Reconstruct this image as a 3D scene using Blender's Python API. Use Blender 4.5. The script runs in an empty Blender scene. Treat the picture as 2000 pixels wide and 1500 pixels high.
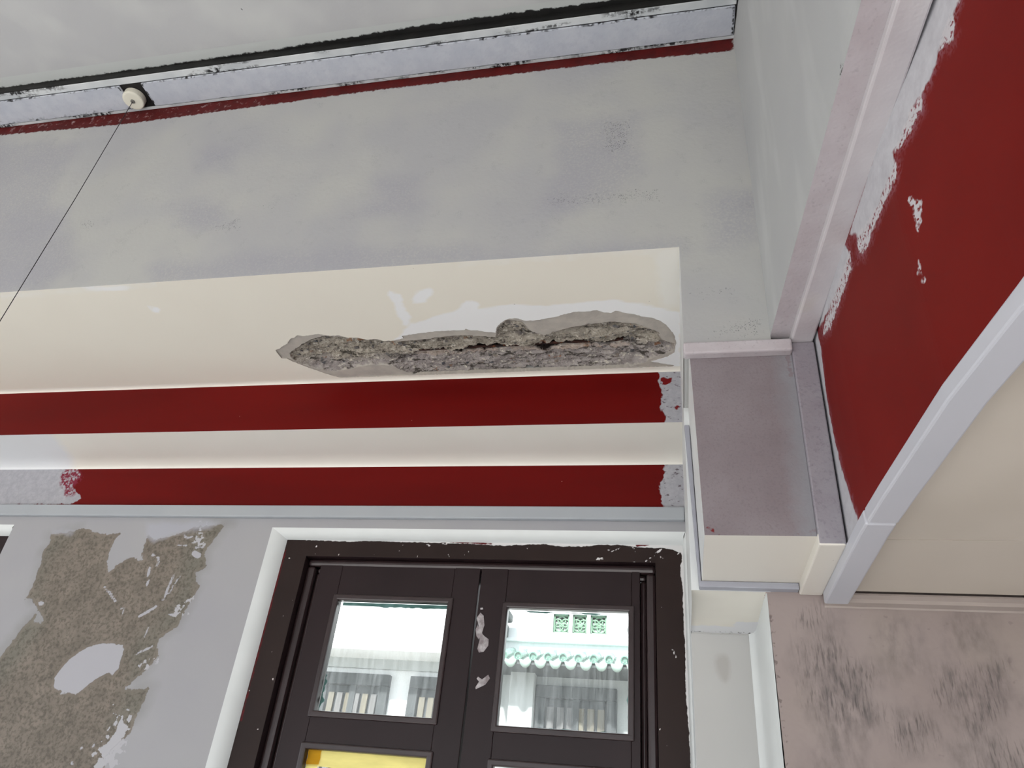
import bpy, bmesh, math, random
import numpy as np
from mathutils import Matrix, Vector
from mathutils.geometry import delaunay_2d_cdt

# ------------------------------------------------------------------ camera, sky, sun, exposure
S = 2.1            # metres per unit (1 unit = camera to window wall)
H = 1.6            # camera height
F = 1447.587       # focal length in pixels of a 2000 px wide frame
CR = (0.97789, 0.18948, 0.08844)      # camera right in world x, y, z
CD = (-0.03033, 0.54701, -0.83658)    # camera down
CF = (-0.20689, 0.81540, 0.54067)     # camera forward
sc = bpy.context.scene
COL = sc.collection
cam = bpy.data.cameras.new('camera')
cam.sensor_width = 36.0
cam.lens = F / 2000 * 36
cam.clip_start = 0.02
camo = bpy.data.objects.new('camera', cam)
COL.objects.link(camo)
camo.matrix_world = Matrix(((CR[0], -CD[0], -CF[0], 0), (CR[1], -CD[1], -CF[1], 0), (CR[2], -CD[2], -CF[2], H), (0, 0, 0, 1)))
sc.camera = camo

world = bpy.data.worlds.new('world')
sc.world = world
world.use_nodes = True
bgn = world.node_tree.nodes['Background']
bgn.inputs[0].default_value = (0.88, 0.94, 1.0, 1)
bgn.inputs[1].default_value = 1.25

sun = bpy.data.lights.new('sun', 'SUN')
sun.energy = 5.8
sun.angle = math.radians(3)
sun.color = (1.0, 0.98, 0.96)
suno = bpy.data.objects.new('sun', sun)
COL.objects.link(suno)
suno.rotation_euler = (math.radians(48), 0, math.radians(-14))   # shines towards +y and down

vs_ = sc.view_settings
vs_.view_transform = 'Standard'
vs_.look = 'None'
vs_.gamma = 1.0
vs_.use_curve_mapping = False
vs_.exposure = 0.88
sc.cycles.max_bounces = 4
sc.cycles.diffuse_bounces = 3
sc.cycles.glossy_bounces = 2
sc.cycles.use_light_tree = False
sc.cycles.adaptive_threshold = 0.04
sc.cycles.transmission_bounces = 2
sc.cycles.transparent_max_bounces = 6
sc.cycles.caustics_reflective = False
sc.cycles.caustics_refractive = False

# ------------------------------------------------------------------ geometry helpers
def V(p):
    return (p[0] * S, p[1] * S, p[2] * S + H)

def ray(px, py):
    a, b = (px - 1000) / F, (py - 750) / F
    return np.array([CR[i] * a + CD[i] * b + CF[i] for i in range(3)])

def onY(px, py, y): r = ray(px, py); return r * (y / r[1])
def onZ(px, py, z): r = ray(px, py); return r * (z / r[2])

rng = random.Random(7)

def sd_poly(P, poly):
    """signed distance, positive inside"""
    P = np.asarray(P, float); poly = np.asarray(poly, float)
    d = np.full(len(P), 1e9); inside = np.zeros(len(P), bool)
    n = len(poly)
    for i in range(n):
        a, b = poly[i], poly[(i + 1) % n]
        e = b - a; w = P - a
        t = np.clip((w @ e) / max(e @ e, 1e-12), 0, 1)
        q = w - t[:, None] * e
        d = np.minimum(d, (q * q).sum(1))
        c = ((a[1] > P[:, 1]) != (b[1] > P[:, 1]))
        with np.errstate(divide='ignore', invalid='ignore'):
            xi = (b[0] - a[0]) * (P[:, 1] - a[1]) / (b[1] - a[1]) + a[0]
        inside ^= c & (P[:, 0] < xi)
    d = np.sqrt(d)
    return np.where(inside, d, -d)

def sd_stroke(P, line, w):
    P = np.asarray(P, float); d = np.full(len(P), 1e9)
    for a, b in zip(line[:-1], line[1:]):
        a = np.asarray(a, float); b = np.asarray(b, float)
        e = b - a; q = P - a
        t = np.clip((q @ e) / max(e @ e, 1e-12), 0, 1)
        r = q - t[:, None] * e
        d = np.minimum(d, (r * r).sum(1))
    return w - np.sqrt(d)

_h = np.random.RandomState(3).rand(256, 256)
def vnoise(x, y):
    xi = np.floor(x).astype(int); yi = np.floor(y).astype(int)
    fx = x - xi; fy = y - yi
    fx = fx * fx * (3 - 2 * fx); fy = fy * fy * (3 - 2 * fy)
    g = lambda a, b: _h[a % 256, b % 256]
    return (g(xi, yi) * (1 - fx) + g(xi + 1, yi) * fx) * (1 - fy) + (g(xi, yi + 1) * (1 - fx) + g(xi + 1, yi + 1) * fx) * fy

def fbm(x, y, o=4):
    s = 0; a = 1; t = 0
    for i in range(o):
        s = s + a * vnoise(x + 17 * i, y + 31 * i); t += a
        a *= .5; x = x * 2.03; y = y * 2.03
    return s / t

def link(name, me, mat=None, parent=None):
    o = bpy.data.objects.new(name, me)
    COL.objects.link(o)
    if mat is not None:
        me.materials.clear(); me.materials.append(mat)
    if parent is not None:
        o.parent = parent
        o.matrix_parent_inverse = parent.matrix_world.inverted()
    return o

def tag(o, label=None, cat=None, group=None, kind=None):
    if label: o['label'] = label
    if cat: o['category'] = cat
    if group: o['group'] = group
    if kind: o['kind'] = kind
    return o

def empty(name, loc, label=None, cat=None, kind=None, parent=None):
    o = bpy.data.objects.new(name, None)
    o.empty_display_size = 0.1
    COL.objects.link(o)
    o.matrix_world = Matrix.Translation(loc)
    if parent is not None:
        o.parent = parent
        o.matrix_parent_inverse = parent.matrix_world.inverted()
    return tag(o, label, cat, None, kind)

def rawmesh(name, verts, faces, smooth=False):
    me = bpy.data.meshes.new(name)
    me.from_pydata([tuple(v) for v in verts], [], [tuple(f) for f in faces])
    me.validate()
    if smooth:
        me.polygons.foreach_set('use_smooth', [True] * len(me.polygons))
    me.update()
    return me

def put_attr(me, attrs):
    for k, val in (attrs or {}).items():
        a = me.attributes.new(k, 'FLOAT', 'POINT')
        a.data.foreach_set('value', np.asarray(val, np.float32))

def lin(a, b, step, extra=()):
    n = max(1, int(round(abs(b - a) / step)))
    v = list(np.linspace(a, b, n + 1)) + [e for e in extra if min(a, b) < e < max(a, b)]
    v = sorted(set(round(float(q), 6) for q in v), reverse=b < a)
    return v

def sheet(name, fn, us, vs, mat, parent=None, attrs=None, keep=None, smooth=False):
    """grid of points fn(u, v) in units; attrs: name -> function of an (n,2) array of u, v, in units"""
    uv = np.array([(u, v) for v in vs for u in us], float)
    verts = [V(fn(u, v)) for u, v in uv]
    nu = len(us); faces = []
    for j in range(len(vs) - 1):
        for i in range(nu - 1):
            if keep and not keep((us[i] + us[i + 1]) / 2, (vs[j] + vs[j + 1]) / 2):
                continue
            a = j * nu + i
            faces.append((a, a + 1, a + 1 + nu, a + nu))
    me = bpy.data.meshes.new(name)
    me.from_pydata(verts, [], faces)
    if smooth:
        me.polygons.foreach_set('use_smooth', [True] * len(me.polygons))
    put_attr(me, {k: np.clip(f(uv) * S, -.4, .4) for k, f in (attrs or {}).items()})
    me.update()
    return link(name, me, mat, parent)

def box_bm(bm, x0, x1, y0, y1, z0, z1):
    vs = [bm.verts.new((x, y, z)) for z in (z0, z1) for y in (y0, y1) for x in (x0, x1)]
    for f in ((0, 2, 3, 1), (4, 5, 7, 6), (0, 1, 5, 4), (2, 6, 7, 3), (0, 4, 6, 2), (1, 3, 7, 5)):
        bm.faces.new([vs[i] for i in f])

def finish(name, bm, mat, parent=None, bevel=0.0, seg=2, smooth=False):
    bmesh.ops.recalc_face_normals(bm, faces=bm.faces)
    if bevel:
        bmesh.ops.bevel(bm, geom=list(bm.edges), offset=bevel, segments=seg, affect='EDGES', profile=.5, clamp_overlap=True)
    if smooth:
        for f in bm.faces: f.smooth = True
    me = bpy.data.meshes.new(name); bm.to_mesh(me); bm.free()
    return link(name, me, mat, parent)

def boxm(name, x0, x1, y0, y1, z0, z1, mat, parent=None, bevel=0.0, seg=2):
    """box in metres"""
    bm = bmesh.new(); box_bm(bm, x0, x1, y0, y1, z0, z1)
    return finish(name, bm, mat, parent, bevel, seg)

def box(name, x0, x1, y0, y1, z0, z1, mat, parent=None, bevel=0.0, seg=2):
    """box in units"""
    return boxm(name, x0 * S, x1 * S, y0 * S, y1 * S, z0 * S + H, z1 * S + H, mat, parent, bevel, seg)

def bar(name, path, w, h, mat, parent=None, bevel=0.003, side=(1, 0, 0), cap=True):
    """a bar swept along a path of unit points; the section is w (towards side) by h (up the other normal), path = its centre"""
    pts = [Vector(V(p)) for p in path]
    bm = bmesh.new(); rings = []
    for i, p in enumerate(pts):
        t = (pts[min(i + 1, len(pts) - 1)] - pts[max(i - 1, 0)]).normalized()
        s = Vector(side); s = (s - t * s.dot(t)).normalized(); n = t.cross(s)
        rings.append([bm.verts.new(p + s * (a * w * S / 2) + n * (b * h * S / 2)) for a, b in ((-1, -1), (1, -1), (1, 1), (-1, 1))])
    for r0, r1 in zip(rings[:-1], rings[1:]):
        for k in range(4):
            bm.faces.new((r0[k], r0[(k + 1) % 4], r1[(k + 1) % 4], r1[k]))
    bm.faces.new(rings[0]); bm.faces.new(rings[-1][::-1])
    return finish(name, bm, mat, parent, bevel, 2)

def tube(name, pts, r, mat, parent=None, seg=8):
    pts = [Vector(p) for p in pts]; bm = bmesh.new(); rings = []
    for i, p in enumerate(pts):
        t = (pts[min(i + 1, len(pts) - 1)] - pts[max(i - 1, 0)]).normalized()
        s = t.cross(Vector((0.31, 0.2, 0.93)))
        if s.length < .05: s = t.cross(Vector((1, 0, 0)))
        s.normalize(); n = t.cross(s)
        rr = r[i] if isinstance(r, (list, tuple)) else r
        rings.append([bm.verts.new(p + (s * math.cos(a) + n * math.sin(a)) * rr) for a in [2 * math.pi * k / seg for k in range(seg)]])
    for r0, r1 in zip(rings[:-1], rings[1:]):
        for k in range(seg):
            bm.faces.new((r0[k], r0[(k + 1) % seg], r1[(k + 1) % seg], r1[k]))
    bm.faces.new(rings[0]); bm.faces.new(rings[-1][::-1])
    return finish(name, bm, mat, parent, smooth=True)

def lathe(name, prof, loc, mat, parent=None, seg=28):
    bm = bmesh.new(); rings = []
    for r, z in prof:
        rings.append([bm.verts.new((loc[0] + r * math.cos(2 * math.pi * k / seg), loc[1] + r * math.sin(2 * math.pi * k / seg), loc[2] + z)) for k in range(seg)])
    for r0, r1 in zip(rings[:-1], rings[1:]):
        for k in range(seg):
            bm.faces.new((r0[k], r0[(k + 1) % seg], r1[(k + 1) % seg], r1[k]))
    bm.faces.new(rings[0]); bm.faces.new(rings[-1])
    return finish(name, bm, mat, parent)

# ------------------------------------------------------------------ materials
def L(r, g, b):
    f = lambda c: (c / 255 / 12.92) if c / 255 <= .04045 else ((c / 255 + .055) / 1.055) ** 2.4
    return (f(r), f(g), f(b), 1)

class NB:
    def __init__(s, name):
        s.m = bpy.data.materials.new(name); s.m.use_nodes = True
        s.nt = s.m.node_tree; s.nt.nodes.clear(); s.co = None
    def n(s, t, **kw):
        x = s.nt.nodes.new(t)
        for k, v in kw.items(): setattr(x, k, v)
        return x
    def set(s, node, i, v):
        if hasattr(v, 'is_output'): s.nt.links.new(v, node.inputs[i])
        else: node.inputs[i].default_value = v
    def coord(s):
        if s.co is None: s.co = s.n('ShaderNodeTexCoord').outputs['Object']
        return s.co
    def noise(s, scale, detail=3, rough=.55, stretch=None, dist=0.0, off=0.0, rot=0.0):
        v = s.coord()
        if stretch or off:
            mp = s.n('ShaderNodeMapping'); s.set(mp, 0, v)
            if stretch: mp.inputs['Scale'].default_value = stretch
            if rot: mp.inputs['Rotation'].default_value = (0, rot, 0)
            mp.inputs['Location'].default_value = (off, off * .7, off * .3)
            v = mp.outputs[0]
        t = s.n('ShaderNodeTexNoise'); s.set(t, 'Vector', v)
        t.inputs['Scale'].default_value = scale; t.inputs['Detail'].default_value = detail
        t.inputs['Roughness'].default_value = rough; t.inputs['Distortion'].default_value = dist
        return t.outputs[0]
    def math(s, op, a, b=0.0, clamp=False):
        x = s.n('ShaderNodeMath', operation=op, use_clamp=clamp); s.set(x, 0, a); s.set(x, 1, b); return x.outputs[0]
    def rng(s, v, a, b, c=0.0, d=1.0, smooth=False):
        x = s.n('ShaderNodeMapRange', clamp=True)
        if smooth: x.interpolation_type = 'SMOOTHSTEP'
        s.set(x, 0, v); x.inputs[1].default_value = a; x.inputs[2].default_value = b; x.inputs[3].default_value = c; x.inputs[4].default_value = d
        return x.outputs[0]
    def mix(s, f, a, b):
        x = s.n('ShaderNodeMix', data_type='RGBA'); s.set(x, 0, f); s.set(x, 6, a); s.set(x, 7, b); return x.outputs[2]
    def attr(s, name):
        return s.n('ShaderNodeAttribute', attribute_name=name).outputs['Fac']
    def bump(s, h, strength, dist=.002, normal=None):
        x = s.n('ShaderNodeBump'); x.inputs['Strength'].default_value = strength; x.inputs['Distance'].default_value = dist
        s.set(x, 'Height', h)
        if normal is not None: s.set(x, 'Normal', normal)
        return x.outputs[0]
    def out(s, col, rough=.6, normal=None, spec=.3, metal=0.0):
        p = s.n('ShaderNodeBsdfPrincipled'); s.set(p, 'Base Color', col); s.set(p, 'Roughness', rough)
        p.inputs['Specular IOR Level'].default_value = spec; p.inputs['Metallic'].default_value = metal
        if normal is not None: s.set(p, 'Normal', normal)
        o = s.n('ShaderNodeOutputMaterial'); s.nt.links.new(p.outputs[0], o.inputs[0])
        return s.m

def paint(name, c1, c2=None, vscale=3.0, vlo=.35, vhi=.7, layers=(), rough=.6, grain=60, bump=.15, spec=.3, vstretch=None):
    """painted surface: two tones in soft patches, then layers.  A layer: attr (signed distance) or None (noise only),
    col, amp / ns / stretch (ragged edge), soft, op (opacity), h (height of the coat)"""
    b = NB(name)
    col = c1
    if c2 is not None:
        col = b.mix(b.rng(b.noise(vscale, 2, .6, vstretch), vlo, vhi), c1, c2)
    nrm = b.bump(b.noise(grain, 1), bump, .002) if bump > .11 else None
    for i, l in enumerate(layers):
        n = None if (l.get('attr') and not l.get('amp', .004)) else b.noise(l.get('ns', 40), l.get('det', 2), l.get('nr', .6), l.get('stretch'), off=1.7 * i + .3)
        if l.get('attr'):
            v = b.attr(l['attr'])
            if n is not None: v = b.math('ADD', v, b.math('MULTIPLY', b.math('SUBTRACT', n, .5), 2 * l.get('amp', .004)))
            f = b.rng(v, -l.get('soft', .0008), l.get('soft', .0008))
        else:
            f = b.rng(n, l['lo'], l['hi'])
            if l.get('within'):
                f = b.math('MULTIPLY', f, b.rng(b.attr(l['within']), -l.get('wsoft', .03), l.get('wsoft', .03)))
        if l.get('ns2'):
            f = b.math('MULTIPLY', f, b.rng(b.noise(l['ns2'], l.get('det2', 1), .6, l.get('stretch2'), off=5.1 + i, rot=l.get('rot2', 0.0)), l.get('lo2', .35), l.get('hi2', .6)))
        c = l['col']
        if l.get('col2'):
            c = b.mix(b.rng(b.noise(l.get('cs', 30), 3, .7, off=2.2 + i), .32, .68), c, l['col2'])
        if l.get('h'):
            nrm = b.bump(f, l.get('hs', .6), l['h'], nrm)
        if l.get('op', 1) < 1: f = b.math('MULTIPLY', f, l['op'])
        col = b.mix(f, col, c)
    return b.out(col, rough, nrm, spec)

WHITE = L(226, 228, 230)
M = {}
M['fascia'] = paint('grey_undercoat', L(183, 183, 181), L(174, 174, 177), 3.2, .38, .64, [
    dict(attr='lav', col=L(158, 157, 168), amp=.045, ns=9, soft=.03, op=.5, ns2=160, lo2=.2, hi2=.55),
    dict(attr=None, col=L(138, 138, 142), ns=22, lo=.60, hi=.72, op=.3, ns2=300, lo2=.45, hi2=.62),
    dict(attr='speck', col=L(58, 58, 62), amp=.05, ns=120, soft=.006, op=.6, ns2=330, lo2=.57, hi2=.66),
    dict(attr='red', col=L(92, 13, 12), col2=L(72, 9, 9), amp=.010, ns=70, soft=.0025),  # old red paint, tone deepened for the shadow under the ceiling strip
    dict(attr='redwear', col=L(196, 178, 180), amp=.01, ns=60, soft=.006, op=.55, ns2=50, det2=3, lo2=.56, hi2=.68),
    dict(attr='crack', col=L(45, 42, 42), amp=.0012, ns=140, soft=.0005),
], grain=90, bump=.25)
M['side_wall'] = paint('pale_grey_primer', L(190, 191, 191), L(182, 183, 185), 2.2, .35, .65, [
    dict(attr=None, col=L(205, 206, 206), ns=9, stretch=(1, 1, .25), lo=.52, hi=.75, op=.6),
    dict(attr='speck', col=L(70, 66, 66), amp=.004, ns=150, soft=.001, ns2=260, lo2=.52, hi2=.6),
], grain=80, bump=.2)
M['lilac'] = paint('lilac_primer', L(204, 198, 202), L(194, 186, 190), 14, .35, .65, [
    dict(attr=None, col=L(150, 142, 148), ns=120, lo=.58, hi=.75, op=.35)], grain=120, bump=.2)
M['lilac_batten'] = paint('lilac_primer_worn', L(212, 207, 210), L(202, 196, 200), 10, .35, .65, [
    dict(attr=None, col=L(206, 200, 178), ns=5, lo=.6, hi=.72, op=.5),
    dict(attr=None, col=L(60, 54, 48), ns=70, lo=.76, hi=.79, op=.8, det=3)], grain=120, bump=.2)
M['mauve'] = paint('mauve_primer', L(143, 134, 138), L(135, 125, 129), 8, .35, .65, [
    dict(attr=None, col=L(122, 112, 118), ns=210, lo=.5, hi=.75, op=.5),
    dict(attr='redwear', col=L(112, 20, 22), amp=.012, ns=70, soft=.0015),
    dict(attr='grey', col=L(150, 152, 158), amp=.02, ns=30, soft=.02, op=.7),
], grain=160, bump=.25)
M['mauve_batten'] = paint('mauve_primer_batten', L(148, 141, 149), L(158, 154, 161), 12, .35, .65, [
    dict(attr=None, col=L(118, 112, 122), ns=150, lo=.52, hi=.75, op=.5)], grain=150, bump=.25)
M['cream'] = paint('cream_emulsion', L(238, 233, 223), L(234, 228, 219), 2.0, .35, .65, [
    dict(attr=None, col=L(150, 140, 128), ns=55, lo=.77, hi=.8, op=.6)], grain=50, bump=.06, rough=.45)
M['cream_soffit'] = paint('cream_emulsion_patched', L(240, 235, 223), L(237, 231, 219), 2.0, .35, .65, [
    dict(attr='white', col=L(243, 243, 244), amp=.016, ns=16, soft=.005, stretch=(.6, 1.6, 1), op=.95),
    dict(attr='faint', col=L(240, 238, 232), amp=.02, ns=20, soft=.012, op=.8),
    dict(attr=None, col=L(140, 128, 118), ns=60, lo=.78, hi=.8, op=.6)], grain=40, bump=.06, rough=.42)
M['cream_step'] = paint('cream_emulsion_step', L(247, 243, 235), L(244, 240, 231), 2.5, .35, .65, [
    dict(attr='white', col=L(236, 237, 240), amp=.02, ns=12, soft=.02)], grain=40, bump=.06, rough=.42)
M['red_band'] = paint('oxblood_red_gloss', L(108, 13, 11), L(97, 10, 9), 3, .35, .65, [
    dict(attr='prim', col=L(182, 181, 187), amp=.012, ns=45, soft=.0015, col2=L(166, 165, 172), cs=60, h=.0006),
    dict(attr='primred', col=L(128, 44, 62), amp=.02, ns=35, soft=.006, ns2=110, lo2=.35, hi2=.55),
    dict(attr='redspot', col=L(116, 22, 24), amp=.012, ns=60, soft=.0015),
    dict(attr='primspeck', col=L(84, 68, 74), amp=.02, ns=40, soft=.006, op=.8, ns2=70, det2=3, stretch2=(.7, 1, 1.6), rot2=.5, lo2=.6, hi2=.66),
    dict(attr=None, col=L(190, 150, 140), ns=70, lo=.775, hi=.79, op=.7)], grain=30, bump=.08, rough=.45, spec=.12, vstretch=(.3, 1, 2))
M['red_beam'] = paint('brick_red_paint', L(122, 24, 19), L(114, 21, 17), 3, .35, .65, [
    dict(attr='brushsoft', col=L(150, 96, 106), amp=.02, ns=40, soft=.012, ns2=170, lo2=.4, hi2=.55, op=.8),
    dict(attr='brush', col=L(206, 205, 210), amp=.009, ns=45, soft=.0022, col2=L(192, 190, 196), cs=40, h=.0006),
    dict(attr='dry', col=L(208, 204, 208), amp=.012, ns=60, soft=.002, ns2=150, lo2=.36, hi2=.46),
    dict(attr=None, col=L(205, 150, 140), ns=50, lo=.785, hi=.8, op=.7)], grain=40, bump=.1, rough=.6, spec=.12)
M['wall_back'] = paint('skimmed_wall', L(172, 171, 174), L(167, 166, 171), 2.5, .35, .65, [
    dict(attr='conc', col=L(140, 130, 120), col2=L(118, 110, 101), cs=16, amp=.010, ns=75, nr=.7, soft=.0012, h=-.002),
    dict(attr='concgreen', col=L(122, 122, 112), amp=.05, ns=9, soft=.04, op=.55),
    dict(attr='concgrain', col=L(84, 78, 70), amp=.0, ns=30, soft=.002, op=.65, ns2=105, det2=3, lo2=.44, hi2=.64),
    dict(attr='skim', col=L(180, 179, 186), amp=.005, ns=70, nr=.7, soft=.001, h=.0015),
    dict(attr='speckle', col=L(186, 185, 190), amp=.075, ns=62, nr=.5, soft=.003, det=2),
    dict(attr='smear', col=L(178, 179, 190), amp=.02, ns=18, soft=.012, op=.7),
], grain=70, bump=.12)
M['mauve_wall'] = paint('mauve_wall_rubbed', L(166, 153, 150), L(157, 143, 140), 3.0, .35, .65, [
    dict(attr=None, col=L(170, 158, 148), ns=4, lo=.5, hi=.7, op=.4),
    dict(attr='smudge', col=L(94, 88, 88), amp=.06, ns=16, soft=.035, op=.75, ns2=30, det2=3, stretch2=(2.2, 1, .9), rot2=.4, lo2=.30, hi2=.72),
    dict(attr='scratch', col=L(72, 68, 68), amp=.05, ns=16, soft=.02, op=.6, ns2=90, det2=2, stretch2=(2.4, 1, .35), rot2=.45, lo2=.50, hi2=.66),
    dict(attr=None, col=L(128, 116, 116), ns=50, lo=.68, hi=.74, op=.4),
    dict(attr='edge', col=L(90, 78, 78), amp=.006, ns=90, soft=.0015, op=.6, ns2=80, lo2=.56, hi2=.62),
], grain=90, bump=.2)
M['pier_grey'] = paint('pier_grey_primer', L(194, 193, 191), L(189, 188, 186), 4, .35, .65, [
    dict(attr='damp', col=L(166, 161, 156), amp=.008, ns=20, soft=.006, op=.6)], grain=70, bump=.08)
M['white'] = paint('white_paint', L(232, 234, 234), L(226, 228, 229), 5, .35, .65, grain=50, bump=.06, rough=.45)
M['reveal'] = paint('white_reveal', L(230, 233, 233), L(224, 227, 227), 6, .35, .65, grain=60, bump=.05, rough=.4)
M['trunking'] = paint('blue_grey_trunking', L(206, 206, 214), L(202, 203, 211), 4, .4, .6, [
    dict(attr=None, col=L(90, 88, 88), ns=60, lo=.79, hi=.8)], grain=20, bump=.02, rough=.4)
M['trunking_wall'] = paint('pale_blue_grey_trunking', L(176, 180, 185), L(172, 176, 182), 4, .4, .6, bump=0, rough=.45)
M['trunking_dull'] = paint('grey_trunking', L(170, 171, 181), L(164, 164, 174), 6, .4, .6, grain=20, bump=.02, rough=.45)
M['worn_white'] = paint('worn_white_paint', L(194, 197, 206), L(184, 188, 199), 14, .35, .65, [
    dict(attr='wear', col=L(40, 40, 44), amp=.006, ns=30, soft=.0015, ns2=75, lo2=.42, hi2=.56),
    dict(attr=None, col=L(178, 181, 194), ns=45, lo=.5, hi=.75, op=.6)], grain=90, bump=.3)
M['worn_lip'] = paint('worn_lip_paint', L(214, 217, 219), L(188, 192, 196), 8, .35, .65, [
    dict(attr=None, col=L(38, 38, 40), ns=9, stretch=(.5, 2, 2), lo=.52, hi=.6, ns2=80, det2=3, lo2=.44, hi2=.54)], grain=90, bump=.3)
M['black_groove'] = paint('black_bituminous', L(30, 29, 28), L(20, 20, 20), 20, .35, .65, [
    dict(attr='wtop', col=L(190, 193, 192), amp=.011, ns=42, det=4, nr=.7, soft=.002)], grain=60, bump=.3)
M['ceiling'] = paint('ceiling_grey_white', L(190, 190, 191), L(182, 182, 184), 2.0, .35, .65, [
    dict(attr=None, col=L(202, 203, 201), ns=5, lo=.5, hi=.75, op=.6),
    dict(attr=None, col=L(90, 90, 90), ns=45, lo=.785, hi=.8)], grain=80, bump=.2)
M['ceiling_panel'] = paint('cream_ceiling_board', L(217, 207, 195), L(211, 201, 189), 2.5, .35, .65, [
    dict(attr=None, col=L(170, 158, 142), ns=2.2, lo=.5, hi=.75, op=.35),
    dict(attr=None, col=L(110, 96, 82), ns=26, lo=.79, hi=.8)], grain=60, bump=.06)
M['wood'] = paint('dark_brown_gloss', L(41, 28, 30), L(36, 24, 26), 6, .35, .65, [
    dict(attr=None, col=L(178, 172, 170), ns=60, lo=.79, hi=.8)], grain=40, bump=.06, rough=.36, spec=.28, vstretch=(1, 1, .2))
M['wood_flecked'] = paint('dark_brown_flecked', L(45, 32, 29), L(40, 28, 26), 6, .35, .65, [
    dict(attr='fleck', col=L(226, 224, 224), amp=.0045, ns=55, soft=.0008),
    dict(attr='mark', col=L(226, 222, 222), amp=.005, ns=90, soft=.0008),
    dict(attr=None, col=L(205, 196, 194), ns=48, lo=.735, hi=.75),
    dict(attr='rededge', col=L(92, 18, 24), amp=.004, ns=50, soft=.001)], grain=60, bump=.12, rough=.45, spec=.22)
M['wood_bead'] = paint('dark_brown_moulding', L(54, 40, 41), L(46, 33, 34), 8, .35, .65, bump=0, rough=.3, spec=.6)  # lighter copy of the brown gloss, imitating highlights on the mouldings
M['teal'] = paint('teal_old_paint', L(110, 150, 146), L(70, 110, 104), 20, .35, .65, grain=60, bump=.2)
M['tape'] = paint('yellow_tape', L(250, 226, 130), L(246, 214, 104), 6, .35, .65, grain=30, bump=.25, rough=.5)
M['tape_dark'] = paint('amber_tape', L(236, 178, 40), L(226, 164, 30), 6, .35, .65, grain=30, bump=.25, rough=.5)
def tape_mat(name, c):
    b = NB(name); col = b.mix(b.rng(b.noise(14, 3, .6, (.5, 1, 2.5)), .35, .65), c, tuple(q * .86 for q in c[:3]) + (1,))
    d = b.n('ShaderNodeBsdfDiffuse'); b.set(d, 0, col); t = b.n('ShaderNodeBsdfTranslucent'); b.set(t, 0, col)
    m = b.n('ShaderNodeMixShader'); m.inputs[0].default_value = .3; b.set(m, 1, d.outputs[0]); b.set(m, 2, t.outputs[0])
    o = b.n('ShaderNodeOutputMaterial'); b.nt.links.new(m.outputs[0], o.inputs[0]); return b.m
M['tape'] = tape_mat('yellow_masking_paper', L(250, 234, 150)); M['tape_dark'] = tape_mat('amber_masking_tape', L(226, 172, 52))
M['putty'] = paint('white_smear', L(196, 190, 192), L(140, 130, 132), 60, .35, .65, grain=60, bump=.2)
M['dark'] = paint('dark_void', L(26, 24, 24), grain=40, bump=.1)
M['porcelain'] = paint('ivory_porcelain', L(226, 222, 208), L(218, 214, 200), 8, .35, .65, rough=.35, grain=20, bump=.03)
M['wire'] = paint('grey_wire', L(40, 40, 42), rough=.5)
M['steel'] = paint('grommet', L(110, 108, 104), rough=.4)
M['plaster_edge'] = paint('plaster_layer', L(184, 177, 168), L(172, 165, 158), 30, .35, .65, grain=120, bump=.4)
M['rust'] = paint('rusty_steel', L(70, 38, 28), L(34, 24, 22), 40, .3, .6, [
    dict(attr=None, col=L(148, 84, 48), ns=60, lo=.6, hi=.7, op=.7)], grain=160, bump=.6, rough=.85)
M['floor'] = paint('bounce_white_floor', L(240, 240, 240), bump=0, rough=.6)  # unseen floor, whitened to bounce light up onto the soffits
M['plain_wall'] = paint('plain_wall_paint', L(216, 215, 213), bump=0, rough=.6)
# outside
M['ext_white'] = paint('facade_white', L(236, 238, 240), L(228, 231, 234), 1.2, .35, .65, grain=30, bump=.1)
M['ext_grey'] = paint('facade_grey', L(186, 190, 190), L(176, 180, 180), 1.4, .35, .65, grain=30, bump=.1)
M['ext_eave'] = paint('eave_grey', L(72, 76, 76), L(62, 66, 66), 4, .35, .65, grain=60, bump=.2)
M['ext_frame'] = paint('facade_dark_frame', L(72, 75, 77), L(60, 63, 65), 5, .35, .65, grain=60, bump=.2)
M['ext_plank'] = paint('pale_plank', L(112, 107, 94), L(98, 93, 82), 7, .35, .65, vstretch=(6, 1, .6))
M['ext_plank_grey'] = paint('grey_plank', L(106, 105, 105), L(94, 93, 93), 7, .35, .65, vstretch=(6, 1, .6))
M['roof_tile'] = paint('jade_glazed_tile', L(126, 158, 146), L(108, 142, 132), 10, .35, .65, rough=.25, spec=.6)
M['roof_tile_pale'] = paint('pale_jade_tile', L(150, 166, 158), L(134, 152, 144), 12, .35, .65, rough=.4)
M['vent_green'] = paint('jade_vent_block', L(116, 146, 124), L(98, 128, 106), 12, .35, .65, rough=.35)
M['ground'] = paint('street_ground', L(176, 172, 164), bump=0, rough=.6)

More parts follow.
